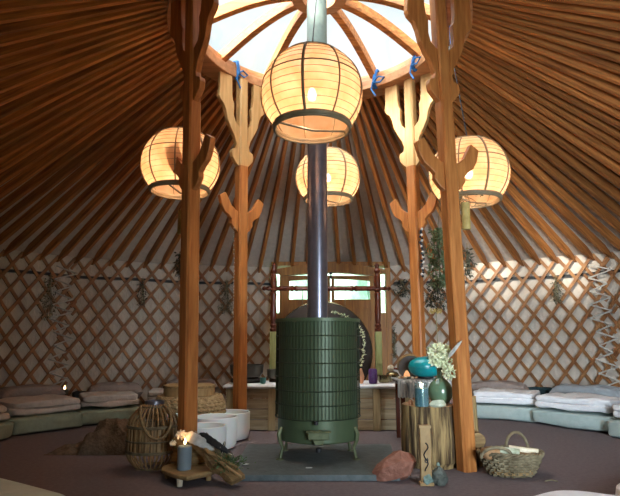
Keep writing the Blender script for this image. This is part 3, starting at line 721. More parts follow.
# small dark bundle + white light cloth etc on left of altar omitted; gong stand behind the altar
GY = 7.35
gs = thing('gong_stand', PD(325, 430, GY)*1.0, 'dark red turned wooden gong stand behind the bench', 'gong stand')
gl, gr_ = PD(273.5, 300, GY), PD(377.5, 300, GY)
zb = PD(325, 332, GY).z; zt = PD(325, 263, GY).z; zbar = PD(325, 288.5, GY).z
def turned(z0, z1, r):
    out_ = []; L = z1-z0
    pat = [(0, 1), (.04, 1.25), (.06, .8), (.10, 1.2), (.12, .8), (.16, 1), (.3, 1.15), (.45, .95), (.55, 1.2), (.57, .8), (.60, 1.25), (.62, .8), (.66, 1.2), (.72, 1.25), (.8, 1.05), (.84, .7), (.88, 1.2), (.92, .7), (.97, .9), (1, .3)]
    return [(r*k, z0+L*s) for s, k in pat]
for c in (gl, gr_):
    MB().lathe([(0, zb)]+turned(zb, zt, .038)+[(0, zt)], (c.x, GY, 0), 20).build('turned_post', M['mahog'], gs)
    MB().box((c.x, GY, zb/2+.02), (.085, .085, zb-.03)).build('post_block', M['litblock'], gs, smooth=False, bevel=.006)
    MB().box((c.x, GY, .03), (.12, .5, .06)).build('foot', M['mahog'], gs, smooth=False, bevel=.008)
bx0, bx1 = PD(262, 300, GY).x, PD(391, 300, GY).x; Lb = bx1-bx0; prof = []
for s, k in [(0, .4), (.015, 1), (.03, .6), (.05, 1), (.07, .7), (.1, 1), (.22, 1.0), (.235, 1.25), (.25, .8), (.265, 1.25), (.28, .95), (.48, 1.1), (.68, .95), (.70, 1.25), (.715, .8), (.73, 1.25), (.745, 1), (.9, 1), (.93, .7), (.95, 1), (.97, .6), (.985, 1), (1, .4)]: prof.append((.033*k, s*Lb))
tb = MB().lathe([(0, 0)]+prof+[(0, Lb)], (0, 0, 0), 18); tb.v = [(bx0+v[2], GY+v[0], zbar+v[1]) for v in tb.v]; tb.build('cross_bar', M['mahog'], gs)
gc = PD(322, 352, GY+.0); gr2 = 50/S(GY, gc.z)
gg = thing('gong', gc, 'large round dark bronze gong hanging behind the stove', 'gong')
gv = MB().lathe([(0, -.03), (gr2*.25, -.03), (gr2*.27, -.012), (gr2*.94, 0), (gr2, .02), (gr2, .05), (gr2-.01, .05), (gr2*.93, .012), (0, 0)], (0, 0, 0), 64)
gv.v = [(gc.x+v[0], GY+v[2], gc.z+v[1]) for v in gv.v]; gv.build('gong_disc', M['gong'], gg)
rv = MB().tube([(gc.x+(gr2+.003)*math.cos(q), GY+.03, gc.z+(gr2+.003)*math.sin(q)) for q in [2*PI*i/64 for i in range(64)]], .010, 6, True); rv.build('gong_rim', M['bronze'], gg)
for px in (302.5, 345): 
    q0 = PD(px, 288, GY); a_ = math.acos(max(-1, min(1, (q0.x-gc.x)/gr2))); MB().tube([(q0.x, GY-.0, zbar-.02), (q0.x, GY+.03, gc.z+gr2*math.sin(a_))], .006, 6).build('hanging_cord', M['rope'], gg)
# leafy light garland on the gong
def garland(name, pts, n, mleaf, lab, seed, size=.03, petals=None):
    rr = random.Random(seed); root = thing(name, pts[0], lab, 'garland'); MB().tube(pts, .004, 5).build('stem', M['leafg'], root)
    lf = MB(); fl = MB()
    for i in range(n):
        s = rr.random()*(len(pts)-1); k = int(s); p = Vector(pts[k]).lerp(Vector(pts[min(k+1, len(pts)-1)]), s-k)
        d = Vector((rr.uniform(-1, 1), rr.uniform(-1, .2), rr.uniform(-1, 1))); lf.leaf(p, d, size*rr.uniform(.7, 1.5), size*.45)
        if petals and i % 3 == 0: fl.rock(p+d*.012, (.02, .02, .02), i, .2, 1)
    lf.build('leaves', mleaf, root)
    if petals: fl.build('blossoms', petals, root)
    return root
garland('leaf_garland', [PD(x, y, GY-.07) for x, y in ((359, 327), (363, 335), (364, 345), (363, 356), (360, 366))], 80, M['petal'], 'thin pale leafy garland hanging down the right edge of the gong', 2, .035, M['petal'])
garland('leaf_garland', [PD(x, y, GY-.07) for x, y in ((331, 312), (337, 312), (343, 315), (349, 318))], 60, M['herb'], 'pale blossom sprig above the stove rim, right of the pipe', 3, .035, M['petal'])

# ------------------------------------------------------------------ mattresses with pillows and folded blankets
def bed(pa, pb, tgt, msh, mbl, mpl, lab, where, blanket=True, pil=True, hm=.19, gap=.0, bl_l=.60, seed=0, bo=.06, pw=1.02, bw=.92):
    a, b = Vector(pa), Vector(pb); w = (b-a).length; u = (b-a).normalized(); n = Vector((-u.y, u.x, 0))
    mid = (a+b)/2
    if n.dot(mid-Vector((CX, CY, 0))) < 0: n = -n
    if tgt: n2 = P(tgt[0], tgt[1], hm+.1)-mid; n2.z = 0; n = (n2.normalized()*.5+n*.5).normalized(); u = Vector((n.y, -n.x, 0)); w *= .985
    L = 1.2
    while L < 2.1 and all(((q.x-CX)/(AX-.12))**2+((q.y-CY)/(BB-.12))**2 < 1 for q in (mid+n*L+u*w*.42, mid+n*L-u*w*.42)): L += .02
    mid = mid-n*.09; L += .09
    rz = math.atan2(u.y, u.x); c = mid+n*(L/2); 
    mo = MB().soft(c+Vector((0, 0, hm/2)), (w*.985, L, hm), .14, rz, nu=20, nv=64, amp=.02, fr=3, seed=seed, ez=.22, flat=.96).build('floor_mattress', msh, loc=(c.x, c.y, 0))
    tag(mo, '%s floor mattress %s' % (lab, where), 'mattress', 'floor mattresses round the wall')
    if blanket:
        bc = mid+n*(bo+bl_l/2)+Vector((0, 0, hm+.004)); root = thing('folded_blanket', bc, 'folded %s blanket on the mattress %s' % ('white' if mbl is M['white'] else 'cream', where), 'blanket', 'folded blankets on the mattresses')
        for i, (dz, hh, kw) in enumerate(((.0, .095, 1), (.068, .095, .98))):
            MB().soft(bc+Vector((0, 0, dz+hh/2)), (w*bw*kw, bl_l*kw, hh), .16, rz+.02*i, nu=16, nv=72, amp=.03, fr=4, seed=seed+i*2+3, ez=.42, flat=.95).build('folded_layer', mbl, root)
    if pil:
        pc = mid+n*(L-.24) if not tgt else P(tgt[0], tgt[1], hm+.1); pc.z = 0
        while ((pc.x-CX)/(AX-.36))**2+((pc.y-CY)/(BB-.36))**2 > 1: pc -= n*.02
        pc += Vector((0, 0, hm+.105)); tag(MB().pillow(pc, (w*pw, .40, .24), rz, seed=seed, tilt=.0, p=5).build('pillow', mpl, loc=pc), '%s pillow on the mattress %s' % ({'taupe_linen': 'taupe', 'blue_grey_linen': 'pale blue-grey'}[mpl.name], where), 'pillow', 'pillows by the lattice wall')
    return mid, n, u
L3a, L3b = P(76, 426.5), P(140, 421.5)
L2a, L2b = P(13, 438), P(75.5, 426)
L1a = L2a+(L2a-L2b)*1.0+Vector((0, -.18, 0)); 
bed(L2a, L2b, (29, 395), M['sageleft'], M['creamcot'], M['taupe'], 'dull green', 'at the left, second from the picture edge', seed=1)
bed(L3a, L3b, (115, 392), M['sageleft'], M['creamcot'], M['taupe'], 'dull green', 'left of the wicker lantern, behind the brown throw', seed=2)
bed(L1a, L2a+(L1a-L2a)*.02, None, M['sageleft'], M['creamcot'], M['taupe'], 'dull green', 'cut by the left picture edge', seed=3)
L4a = P(142, 419); L4b = P(206, 417)
bed(L4a, L4b, (192, 386), M['taupe'], M['creamcot'], M['taupe'], 'taupe', 'behind the seagrass pouf', seed=4)
R1a, R1b = P(473, 417), P(539, 423.5); R2a, R2b = P(540, 422.5), P(608, 435.5)
bed(R1a, R1b, (498, 390), M['sage'], M['white'], M['taupe'], 'pale sage', 'right of the leaning post', seed=5)
bed(R2a, R2b, (590, 395), M['sage'], M['white'], M['greylin'], 'pale sage', 'second from the leaning post on the right', seed=6)
R3b = R2b+(R2b-R2a)*1.0+Vector((0, -.3, 0))
bed(R2b+(R3b-R2b)*.02, R3b, None, M['sage'], M['white'], M['greylin'], 'pale sage', 'cut by the right picture edge', seed=7)
# folded dark fleece between the right pillows
p = P(537, 391, .27); tag(MB().soft(p, (.42, .26, .1), .3, -.4, amp=.02, seed=4, flat=.9).build('dark_fleece', M['darkteal']), 'dark teal fleece folded between the two right pillows', 'fleece')
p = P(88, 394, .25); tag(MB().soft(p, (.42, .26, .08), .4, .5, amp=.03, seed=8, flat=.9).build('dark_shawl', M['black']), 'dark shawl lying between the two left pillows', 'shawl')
# near mattresses at the bottom corners
hm = .18
def near(cpts, name, lab, mm):
    pts = [Vector(c) for c in cpts]; n_ = len(pts); ctr = sum(pts, Vector())/n_
    # dense rounded outline
    out_ = []
    for i in range(n_):
        a, b, c = pts[i-1], pts[i], pts[(i+1) % n_]
        p0 = b+(a-b).normalized()*.16; p2 = b+(c-b).normalized()*.16
        for k in range(7): s = k/6; out_.append(p0*(1-s)**2+b*2*s*(1-s)+p2*s*s)
        q1 = c+(b-c).normalized()*.16
        for k in range(1, 6): out_.append(p2.lerp(q1, k/6))
    m = MB(); vs = []; fs = []; K_ = len(out_); prof = [(.97, 0), (1, .05), (1, .12), (.985, .165), (.95, .18), (.6, .19), (0, .19)]
    for s, z in prof:
        for p in out_: q = ctr+(p-ctr)*s; vs.append(Vector((q.x, q.y, z+.008*noise.noise(q*4))))
    for i in range(len(prof)-1):
        for k in range(K_): fs.append((i*K_+k, i*K_+(k+1) % K_, (i+1)*K_+(k+1) % K_, (i+1)*K_+k))
    fs.append(tuple(range(K_-1, -1, -1))); m.add(vs, fs)
    return tag(m.build(name, mm, loc=(ctr.x, ctr.y, 0)), lab, 'mattress', 'floor mattresses round the wall')
c0 = P(86, 497, .19); e0 = P(-30, 466, .19)
v = (e0-c0).normalized(); w_ = Vector((v.y, -v.x, 0)); w_ = w_ if w_.y < 0 else -w_
near([c0, e0+v*1.2, e0+v*1.2+w_*.8, c0+w_*.8], 'floor_mattress', 'pale green floor mattress corner in the bottom left foreground', mat('pale_aqua_cotton', (.72, .84, .80), (.62, .74, .70), .9, 8, bump=.3, spec=.1))
c1 = P(565, 486, .19); near([c1, c1+Vector((.42, -.22, 0)), c1+Vector((.2, -.95, 0)), c1+Vector((-.48, -.30, 0))], 'floor_cushion', 'white floor cushion tip at the bottom edge right of the basket', M['white'])['category'] = 'cushion'
c2 = P(606, 484, .19); near([c2, c2+Vector((.9, .75, 0)), c2+Vector((1.3, -.2, 0)), c2+Vector((.45, -.8, 0))], 'floor_cushion', 'white floor cushion corner at the bottom right picture corner', M['white'])['category'] = 'cushion'

# small lantern with a tea light on the left by the wall
p = P(64, 397, .22)
tl = thing('candle_jar', p, 'small dark jar with a lit tea light between the left pillows', 'candle jar')
MB().lathe([(0, 0), (.05, 0), (.055, .01), (.055, .09), (.045, .11), (.04, .11), (.048, .085), (.048, .012), (0, .012)], p, 16).build('jar', M['smoke'], tl)
MB().lathe([(0, .10), (.014, .12), (.01, .14), (0, .165)], p, 10).build('flame', M['flame'], tl)
tag(MB().box((p.x, p.y, .11), (.22, .22, .215)).build('small_crate', M['drift'], smooth=False, bevel=.01), 'small wooden box carrying the tea light jar at the left wall', 'box')

# ------------------------------------------------------------------ brown throw in a heap
a, b = P(42, 456), P(140, 455); L = (b-a).length; hp = MB(); NX, NY = 70, 34; vs = []; fs = []
def hz_(s, q):
    e = max(0, 1-q*q)
    xx = (s-.70)/.36; body = .22*max(0, 1-abs(xx)**2.4)**.6+.05*min(1, s*8)
    f = .035*noise.noise(Vector((s*12, q*4, 1)))+.028*math.sin(s*24+q*5+5*noise.noise(Vector((s*3, q*2, 4))))
    edge = min(1, s/.04, (1-s)/.03)
    return max(.004, (body+f*min(1, s*3))*e**.6*max(0, edge))
for i in range(NX+1):
    s = i/NX; wd = .08+.24*min(1, s*1.6)
    for j in range(NY+1):
        q = 2*j/NY-1
        vs.append(Vector((a.x+L*s+.02*noise.noise(Vector((q*3, s*2, 8))), a.y+wd+.02+wd*q*(1+.12*noise.noise(Vector((s*6, q, 2)))), hz_(s, q))))
base = len(vs); vs += [Vector((v.x, v.y, .002)) for v in vs[:]]
for i in range(NX):
    for j in range(NY):
        k = i*(NY+1)+j; fs.append((k, k+NY+1, k+NY+2, k+1)); fs.append((k+base, k+1+base, k+NY+2+base, k+NY+1+base))
for i in range(NX):
    for j in (0, NY): k = i*(NY+1)+j; fs.append((k, k+NY+1, k+NY+1+base, k+base))
for j in range(NY):
    for i in (0, NX): k = i*(NY+1)+j; fs.append((k, k+1, k+1+base, k+base))
tag(hp.add(vs, fs).build('brown_throw', M['brownthrow'], loc=((a.x+b.x)/2, a.y+.3, 0)), 'crumpled brown throw heaped on the floor left of the wicker lantern', 'throw')

# ------------------------------------------------------------------ wicker lantern
p = P(151.5, 469); s_ = S(p.y, .3); H_ = 63/s_; RR = 24.5/s_
wl = thing('wicker_lantern', p, 'barrel-shaped cane lantern with rope handle on the floor, left', 'lantern')
wp = lambda z: RR*(1-.60*max(0, (z/H_-.66)/.34)**2.0-.45*max(0, (.25-z/H_)/.25)**1.8)
cn = MB(); nk = 28
for k in range(nk):
    a = 2*PI*k/nk; cn.tube([p+Vector((wp(H_*i/14)*math.cos(a), wp(H_*i/14)*math.sin(a), .012+H_*i/14*.96)) for i in range(15)], .0068, 5)
cn.build('cane_ribs', M['cane'], wl)
sp = MB()
for k in range(40):
    a = 2*PI*(k+.5)/40; q = RR-.018; z_a, z_b = H_*.27, H_*.66
    sp.box(p+Vector((q*math.cos(a), q*math.sin(a), (z_a+z_b)/2)), (.006, .024, z_b-z_a), a)
sp.build('split_cane_band', M['cane'], wl, smooth=False)
hb = MB()
for zf in (.02, .27, .29, .45, .66, .68, .97):
    z = H_*zf; hb.tube([p+Vector(((wp(z)+.006)*math.cos(q), (wp(z)+.006)*math.sin(q), z*.96+.012)) for q in [2*PI*i/36 for i in range(36)]], .007, 6, True)
hb.build('hoops', M['willow'], wl)
MB().lathe([(wp(H_)-.002, H_*.96), (wp(H_)-.002, H_+.02), (wp(H_)*.86, H_+.02), (wp(H_)*.86, H_*.96)], p, 28, loop=True).build('metal_collar', M['pipe'], wl)
ha, hb_ = p+Vector((-.07, -.09, H_*.99)), p+Vector((.07, -.09, H_*.99))
c_ = [p+Vector((x, y, z)) for x, y, z in ((-.08, -.09, H_), (-.075, -.15, H_*.9), (-.03, -.21, H_*.72), (.03, -.23, H_*.55), (.10, -.225, H_*.5), (.16, -.20, H_*.56), (.185, -.16, H_*.72), (.17, -.12, H_*.86), (.13, -.09, H_*.96), (.08, -.07, H_))]
MB().tube(c_, .012, 8).build('rope_handle', M['rope'], wl, sub=1)

# ------------------------------------------------------------------ crystal singing bowls
def cryst(px, py, rpx, hpx, lab, yy=None):
    # px,py: centre of the rim
    hh0 = .0
    y = yy; rimc = PD(px, py, y); r = rpx/S(y, rimc.z); h_ = rimc.z
    b0 = Vector((rimc.x, y, 0)); pr = [(0, .002), (r*.7, .006), (r*.88, h_*.06), (r*.97, h_*.18), (r, h_*.38), (r, h_-.004), (r-.005, h_), (r-.014, h_-.004), (r-.016, h_*.45), (r*.9-.012, h_*.27), (r*.75, h_*.13), (0, h_*.09)]
    tag(MB().lathe(pr, b0, 56).build('crystal_singing_bowl', M['frost'], loc=b0), lab, 'singing bowl', 'frosted singing bowls on the floor')
cryst(229.5, 411.5, 20.5, 0, 'white frosted singing bowl, the farthest right and rearmost of the floor bowls', 5.88)
cryst(216, 416, 21.5, 0, 'white frosted singing bowl, second from the right in the middle of the row', 5.40)
cryst(205.5, 425, 21, 0, 'white frosted singing bowl, frontmost one behind the feathers', 4.96)
cryst(176, 414.5, 11, 0, 'small white frosted singing bowl left of the front left post', 5.50)

# ------------------------------------------------------------------ seagrass pouf with wooden box
py_ = 6.05; p = Vector((PD(190, 400, py_).x, py_, 0)); r = 35/S(py_, .5)
pf = thing('seagrass_pouf', p, 'round plaited seagrass pouf behind the front left post', 'pouf')
hp_ = PD(190, 395.5, py_).z; nrow = 11; pm = MB()
for i in range(nrow):
    a = -PI/2*.8+PI*.8*i/(nrow-1); rr_ = r*.86+r*.14*math.cos(a)-.01; z = hp_/2+(hp_/2-.03)*math.sin(a)/math.sin(PI/2*.8)
    pts = [p+Vector((rr_*math.cos(q), rr_*math.sin(q), z)) for q in [2*PI*k/120 for k in range(180)]]
    pm.tube(pts, lambda j, i=i: .021+.007*math.sin(j*PI/2+i*2), 8, True)
for k, rr_ in enumerate((.86, .74, .62, .5, .38, .26, .12)):
    pts = [p+Vector((r*rr_*math.cos(q), r*rr_*math.sin(q), hp_-.015)) for q in [2*PI*k/80 for k in range(80)]]
    pm.tube(pts, lambda j: .024+.006*math.sin(j*PI/2), 7, True)
pm.build('plaited_cover', M['seagrass'], pf)
MB().lathe([(0, .005), (r*.86, .005), (r*.93, hp_*.5), (r*.86, hp_-.02), (0, hp_-.02)], p, 40).build('filling', M['seagrass'], pf)
q0 = p+Vector((-.01, 0, hp_+.012)); bx = thing('round_wooden_box', q0, 'round shallow wooden drum lying on the seagrass pouf', 'drum')
r2 = 25/S(py_, .6); MB().lathe([(0, 0), (r2, 0), (r2, .10), (r2-.012, .105), (0, .105)], q0, 48).build('drum_body', M['board'], bx)
MB().lathe([(r2+.001, .075), (r2+.008, .075), (r2+.008, .10), (r2+.001, .10)], q0, 48, loop=True).build('rim_band', M['drift'], bx)

# ------------------------------------------------------------------ candle stand, driftwood, flowers, feathers
tz = .085
bd = thing('live_edge_stand', P(192, 478, 0), 'small live-edge wooden stand carrying the grey-blue candle', 'stand')
out_ = [(161, 469), (162, 466), (170, 463), (185, 461.5), (200, 461), (213, 464), (219, 468), (210, 471.5), (199, 474), (187, 476.5), (174, 474)]
tp = [P(a, b, tz) for a, b in out_]; n_ = len(tp); bt = [v_-Vector((0, 0, .035)) for v_ in tp]
ctr_ = sum(tp, Vector())/n_; tp2 = [ctr_+(v_-ctr_)*.97 for v_ in tp]
MB().add(tp2+[Vector((v_.x, v_.y, v_.z-.012)) for v_ in tp]+[ctr_+(v_-ctr_)*.93-Vector((0, 0, .035)) for v_ in tp], [tuple(range(n_)), tuple(range(3*n_-1, 2*n_-1, -1))]+[(i+k*n_, i+n_+k*n_, (i+1) % n_+n_+k*n_, (i+1) % n_+k*n_) for i in range(n_) for k in (0, 1)]).build('live_edge_board', M['board'], bd, bevel=.006)
for px, py in ((179, 474.5), (167, 467), (208, 469)):
    q = P(px, py, tz); MB().lathe([(0, .0), (.020, .0), (.024, tz-.034), (0, tz-.034)], (q.x, q.y+.03, 0), 12).build('leg', M['petalw'] if px == 179 else M['board'], bd)
q = P(184, 469.3, tz); r_ = 7/S(q.y, .2); h_ = .165
cd = thing('pillar_candle', q+Vector((0, 0, 0)), 'lit grey-blue pillar candle on the live-edge stand', 'candle')
MB().lathe([(0, .001), (r_, .001), (r_, h_-.006), (r_-.006, h_), (r_*.6, h_-.006), (0, h_-.01)], q, 28).build('wax', M['waxblue'], cd)
MB().tube([q+Vector((0, 0, h_-.01)), q+Vector((0, 0, h_+.012))], .002, 5).build('wick', M['black'], cd)
MB().lathe([(0, h_+.006), (.009, h_+.018), (.008, h_+.03), (.003, h_+.048), (0, h_+.056)], q, 12).build('flame', M['flame'], cd)
l = bpy.data.lights.new('candle_light', 'POINT'); l.energy = .10; l.color = (1, .5, .2); l.shadow_soft_size = .01; lo = bpy.data.objects.new('candle_light', l); C.objects.link(lo); lo.location = q+Vector((0, -.005, h_+.075))
# wood block behind the candle
yb = 4.27
x_a, x_b = PD(170, 440, yb).x, PD(207, 440, yb).x; zt_ = PD(190, 438, yb).z
blk = MB().soft(((x_a+x_b)/2, yb+.055, tz+.0+(zt_-tz)/2), (x_b-x_a, .11, zt_-tz), .35, 0, amp=.025, fr=9, seed=5)
tag(blk.build('driftwood_block', M['drift']), 'squared brown driftwood block behind the grey-blue candle', 'driftwood')
# slanting driftwood plank from the block to the floor at the right
A_, B_ = PD(201, 443, 4.24), P(238, 480, .05); dw = thing('driftwood_plank', (B_.x, B_.y, 0), 'split driftwood plank slanting from the block down to the floor beside the slab', 'driftwood')
mb = MB(); pts = [A_.lerp(B_, i/8)+Vector((0, 0, .012*math.sin(i*1.2)-.02*math.sin(PI*i/8))) for i in range(9)]
mb.sweep(pts, lambda i: [(-.06-.012*math.sin(i*1.7), -.02), (.06+.01*math.sin(i*2.1), -.022), (.055, .02), (.0, .03), (-.055, .022)], up=(0, -.3, 1)); mb.build('plank', M['drift'], dw)
mb = MB(); mb.tube([A_+Vector((-.03, -.05, .03)), A_.lerp(B_, .4)+Vector((-.02, -.055, .03)), A_.lerp(B_, .75)+Vector((0, -.05, .03)), B_+Vector((.03, -.05, .03))], lambda i: [.011, .014, .013, .009][i], 8)
mb.build('bark_strip', M['board'], dw)
# herb bundle resting on the plank
def bush(c, d, n, size, rr, m):
    for i in range(n):
        v_ = Vector((rr.gauss(0, .4), rr.gauss(0, .4), rr.gauss(0, .4))); p_ = Vector(c)+Vector((v_.x*d[0], v_.y*d[1], v_.z*d[2])); m.leaf(p_, v_+Vector((0, 0, .2)), size*rr.uniform(.6, 1.4), size*.4)
rr = random.Random(9)
hc = A_.lerp(B_, .76)+Vector((.01, -.01, .055)); hb = thing('herb_bundle', hc, 'green leafy herb bundle lying on the slanting driftwood', 'herbs'); m1 = MB()
bush(hc, (.12, .07, .06), 340, .022, rr, m1); m1.build('leaves', M['leafg'], hb)
MB().tube([hc+Vector((-.16, 0, .07)), hc+Vector((-.05, 0, .02)), hc+Vector((.06, 0, -.03))], .012, 6).build('stems', M['drift'], hb)
hc2 = A_.lerp(B_, .25)+Vector((.02, -.0, .055)); hb = thing('sage_bundle', hc2, 'pale dried grass bundle lying on the upper driftwood plank', 'herbs'); m1 = MB()
for i in range(60): 
    o_ = Vector((rr.uniform(-.03, .03), rr.uniform(-.03, .03), rr.uniform(-.02, .02))); dd = (B_-A_).normalized(); m1.tube([hc2-dd*.12+o_, hc2+dd*.06+o_*.6, hc2+dd*.17+o_*1.4], .0025, 4)
m1.build('stalks', M['palegrass'], hb)
def feather(base, tip, w, m, lab, bend=.02):
    base, tip = Vector(base), Vector(tip); d = (tip-base); L = d.length; t_ = d.normalized(); a_ = t_.cross(Vector((0, -1, .3))).normalized(); nn = a_.cross(t_)
    ft = thing('feather', base, lab, 'feather'); v = MB(); N = 14; vs = []; fs = []
    for lay in (.002, -.002):
        for i in range(N+1):
            s = i/N; c_ = base+d*s+nn*bend*math.sin(PI*s)*2
            ww = w*min(1, (s/.18)**.7)*max(0, 1-s**3.5)**.6 if s > .0 else .002
            jag = 1+.12*(i % 2)
            vs += [c_-a_*ww*jag+nn*(lay-.006), c_+nn*lay, c_+a_*ww*.75*jag+nn*(lay-.006)]
    K_ = 3*(N+1)
    for i in range(N):
        for k in (0, 1): q = i*3+k; fs += [(q, q+1, q+4, q+3), (q+K_, q+3+K_, q+4+K_, q+1+K_)]
        for k in (0, 2): q = i*3+k; fs.append((q, q+3, q+3+K_, q+K_))
    v.add(vs, fs).build('vane', m, ft); MB().tube([base-t_*.03, base+nn*bend*.8+d*.3, base+d*.7+nn*bend*1.6, tip], .0028, 5).build('quill', M['petalw'], ft)
feather(PD(184, 434.5, 4.22), PD(215, 450, 4.14), .042, M['featherw'], 'broad white feather lying over the driftwood block', .03)
feather(PD(198, 433, 4.20), PD(232, 455, 4.06), .028, M['featherd'], 'black feather lying to the right of the white feather', .015)
feather(PD(222, 454, 4.08), PD(225, 441, 4.10), .014, M['featherd'], 'small upright dark feather tip among the driftwood herbs', .0)
def rose(c, r, lab, nm='dried_rose'):
    root = thing(nm, c, lab, 'flower'); m = MB(); rr = random.Random(int(r*1e4))
    for ly in range(4):
        for k in range(5+ly): 
            a_ = 2*PI*k/(5+ly)+ly*.6; rad_ = r*(.25+.22*ly); cc_ = Vector(c)+Vector((rad_*math.cos(a_), -.3*r+rad_*math.sin(a_)*.5, rad_*math.sin(a_)*.8)); m.soft(cc_, (r*.6, r*.35, r*.6), 1, a_, nu=6, nv=8, amp=.004, fr=40, seed=k)
    m.build('petals', M['petalw'], root); MB().tube([Vector(c), Vector(c)+Vector((.02, .04, -.05)), Vector(c)+Vector((.05, .06, -.06))], .004, 5).build('stem', M['leafg'], root)
rose(PD(181.5, 434.5, 4.22), .037, 'cream dried rose on top of the driftwood block')
rose(PD(173, 443, 4.22), .022, 'small cream dried bud at the left end of the driftwood block')
rose(PD(189, 435, 4.27), .018, 'tiny cream blossom between the rose and the white feather')
# tiny things by the slab
p = P(245, 471); tag(MB().rock((p.x, p.y, .052), (.06, .03, .012), 2, .4, 2).build('leaf_scrap', M['featherw']), 'pale scrap of feather on the slab corner left', 'scrap')
p = P(309, 468, .047); tag(MB().box((p.x, p.y, .049), (.05, .012, .004), .1).build('ash_scrap', M['featherw']), 'pale scrap lying on the slab in front of the stove', 'scrap')
p = P(552, 482); tag(MB().tube([p+Vector((-.05, .0, .006)), p+Vector((0, .01, .012)), p+Vector((.04, -.01, .006))], .004, 6).build('straw_scrap', M['palegrass']), 'curled straw on the carpet right of the basket', 'scrap')

# ------------------------------------------------------------------ tree stump and what stands on it
sp_ = Vector((PD(430, 440, 4.72).x, 4.72, 0)); sr_ = .228; shh = PD(430, 407.5, 4.72-sr_).z
sg_ = thing('tree_stump', sp_, 'upright split tree stump beside the leaning post, carrying vase and candle', 'stump')
def wob(a, z): return 1+.05*noise.noise(Vector((math.cos(a)*1.5, math.sin(a)*1.5, z)))+.035*noise.noise(Vector((math.cos(a)*6, math.sin(a)*6, z*1.2)))+.018*noise.noise(Vector((math.cos(a)*16, math.sin(a)*16, z*2)))
zz = [0, .02, .05, .12, .2, .28, .36, .43, shh-.012, shh-.004]
MB().lathe([(sr_*(.9 if z < .04 else .985+.02*math.sin(z*9)), z) for z in zz]+[(sr_*.96, shh)], sp_, 140, wob).build('trunk', M['bark'], sg_, sharp=60)
MB().lathe([(sr_*.955, shh-.006), (sr_*.955, shh+.003), (0, shh+.003)], sp_, 140, wob).build('sawn_top', M['stumptop'], sg_)
SZ = shh+.004
def on_stump(px, py): return P(px, py, SZ)
q = on_stump(422, 406.5); k_ = S(q.y, SZ); r_ = 7.1/k_; h_ = 23/k_
cj = thing('jar_candle', q, 'lit teal candle in a glass on the stump left of the vase', 'candle')
MB().lathe([(0, .004), (r_-.003, .004), (r_-.003, h_*.78), (0, h_*.77)], q, 28).build('wax', M['waxteal'], cj)
MB().lathe([(0, 0), (r_, 0), (r_+.001, h_), (r_-.003, h_), (r_-.002, .004)], q, 28).build('glass', M['jar'], cj)
MB().lathe([(0, h_*.79), (.010, h_*.83), (.009, h_*.88), (.003, h_*.98), (0, h_*1.0)], q, 12).build('flame', M['flame'], cj)
q = on_stump(441, 403.5); k_ = S(q.y, SZ); vr = 12.2/k_
vs_ = thing('green_vase', q, 'round green glazed bottle vase of cream flowers on the stump', 'vase')
MB().lathe([(a*vr, b*vr) for a, b in ((0, 0), (.45, 0), (.66, .12), (.85, .33), (.97, .62), (1, .95), (.97, 1.22), (.86, 1.5), (.68, 1.74), (.45, 1.93), (.3, 2.04), (.24, 2.2), (.23, 2.6), (.26, 2.78), (.32, 2.85), (.25, 2.86), (.17, 2.7), (0, 2.3))], q, 40).build('vase_body', M['vase'], vs_)
nk_ = q+Vector((0, 0, vr*2.85))
fl = thing('flower_bunch', nk_, 'cream and pale green dried hydrangea bunch in the green vase', 'flowers')
st_ = MB(); blo = MB(); lf = MB(); rr = random.Random(4)
heads = [((437, 352), .075), ((446, 352), .07), ((449, 363), .075), ((441, 360), .06), ((450, 372), .06), ((435, 360), .045)]
for (hx, hy), hr in heads:
    hc = PD(hx, hy, q.y-.20+rr.uniform(-.04, .04)); st_.tube([nk_+Vector((0, 0, -.06)), nk_+Vector((0, 0, .02)), hc], .003, 5)
    for i in range(130):
        v_ = Vector((rr.gauss(0, 1), rr.gauss(0, 1), rr.gauss(0, 1))).normalized()*hr*rr.uniform(.55, 1); blo.leaf(hc+v_*.75, v_+Vector((rr.uniform(-.03, .03), 0, rr.uniform(-.03, .03))), .034, .03)
for hx, hy in ((427, 347), (430, 350), (433, 366), (429, 358)):
    hc = PD(hx, hy, q.y-.15); st_.tube([nk_, nk_.lerp(hc, .5)+Vector((0, 0, .02)), hc], .003, 5)
    for i in range(10): lf.leaf(nk_.lerp(hc, rr.uniform(.4, 1)), Vector((rr.uniform(-1, 1), rr.uniform(-1, 1), rr.uniform(-.2, 1))), .04, .014)
st_.build('stems', M['leafg'], fl); blo.build('blossoms', M['petal'], fl); lf.build('leaves', M['leafg'], fl)
fh = PD(435, 347, q.y-.15); MB().soft(fh, (.04, .04, .04), 1, nu=8, nv=10, amp=.01, fr=30).build('poppy_head', M['willow'], fl)
feather(PD(448, 358, q.y-.26), PD(462, 340.5, q.y-.36), .016, M['featherw'], 'white feather standing in the flower bunch, tip to the right', .01)
q = on_stump(437, 407); tag(MB().rock(q+Vector((.0, 0, .028)), (.135, .06, .075), 11, .5, 3, cut=9).build('crystal_cluster', M['crystal'], smooth=False), 'pale jagged crystal cluster on the stump in front of the vase', 'crystal')
q = on_stump(411.5, 405.5); tag(MB().rock(q+Vector((0, .03, .022)), (.045, .04, .06), 12, .4, 2, cut=4).build('pink_pebble', M['salt'], smooth=False), 'small pinkish stone on the stump left of the candle', 'stone')

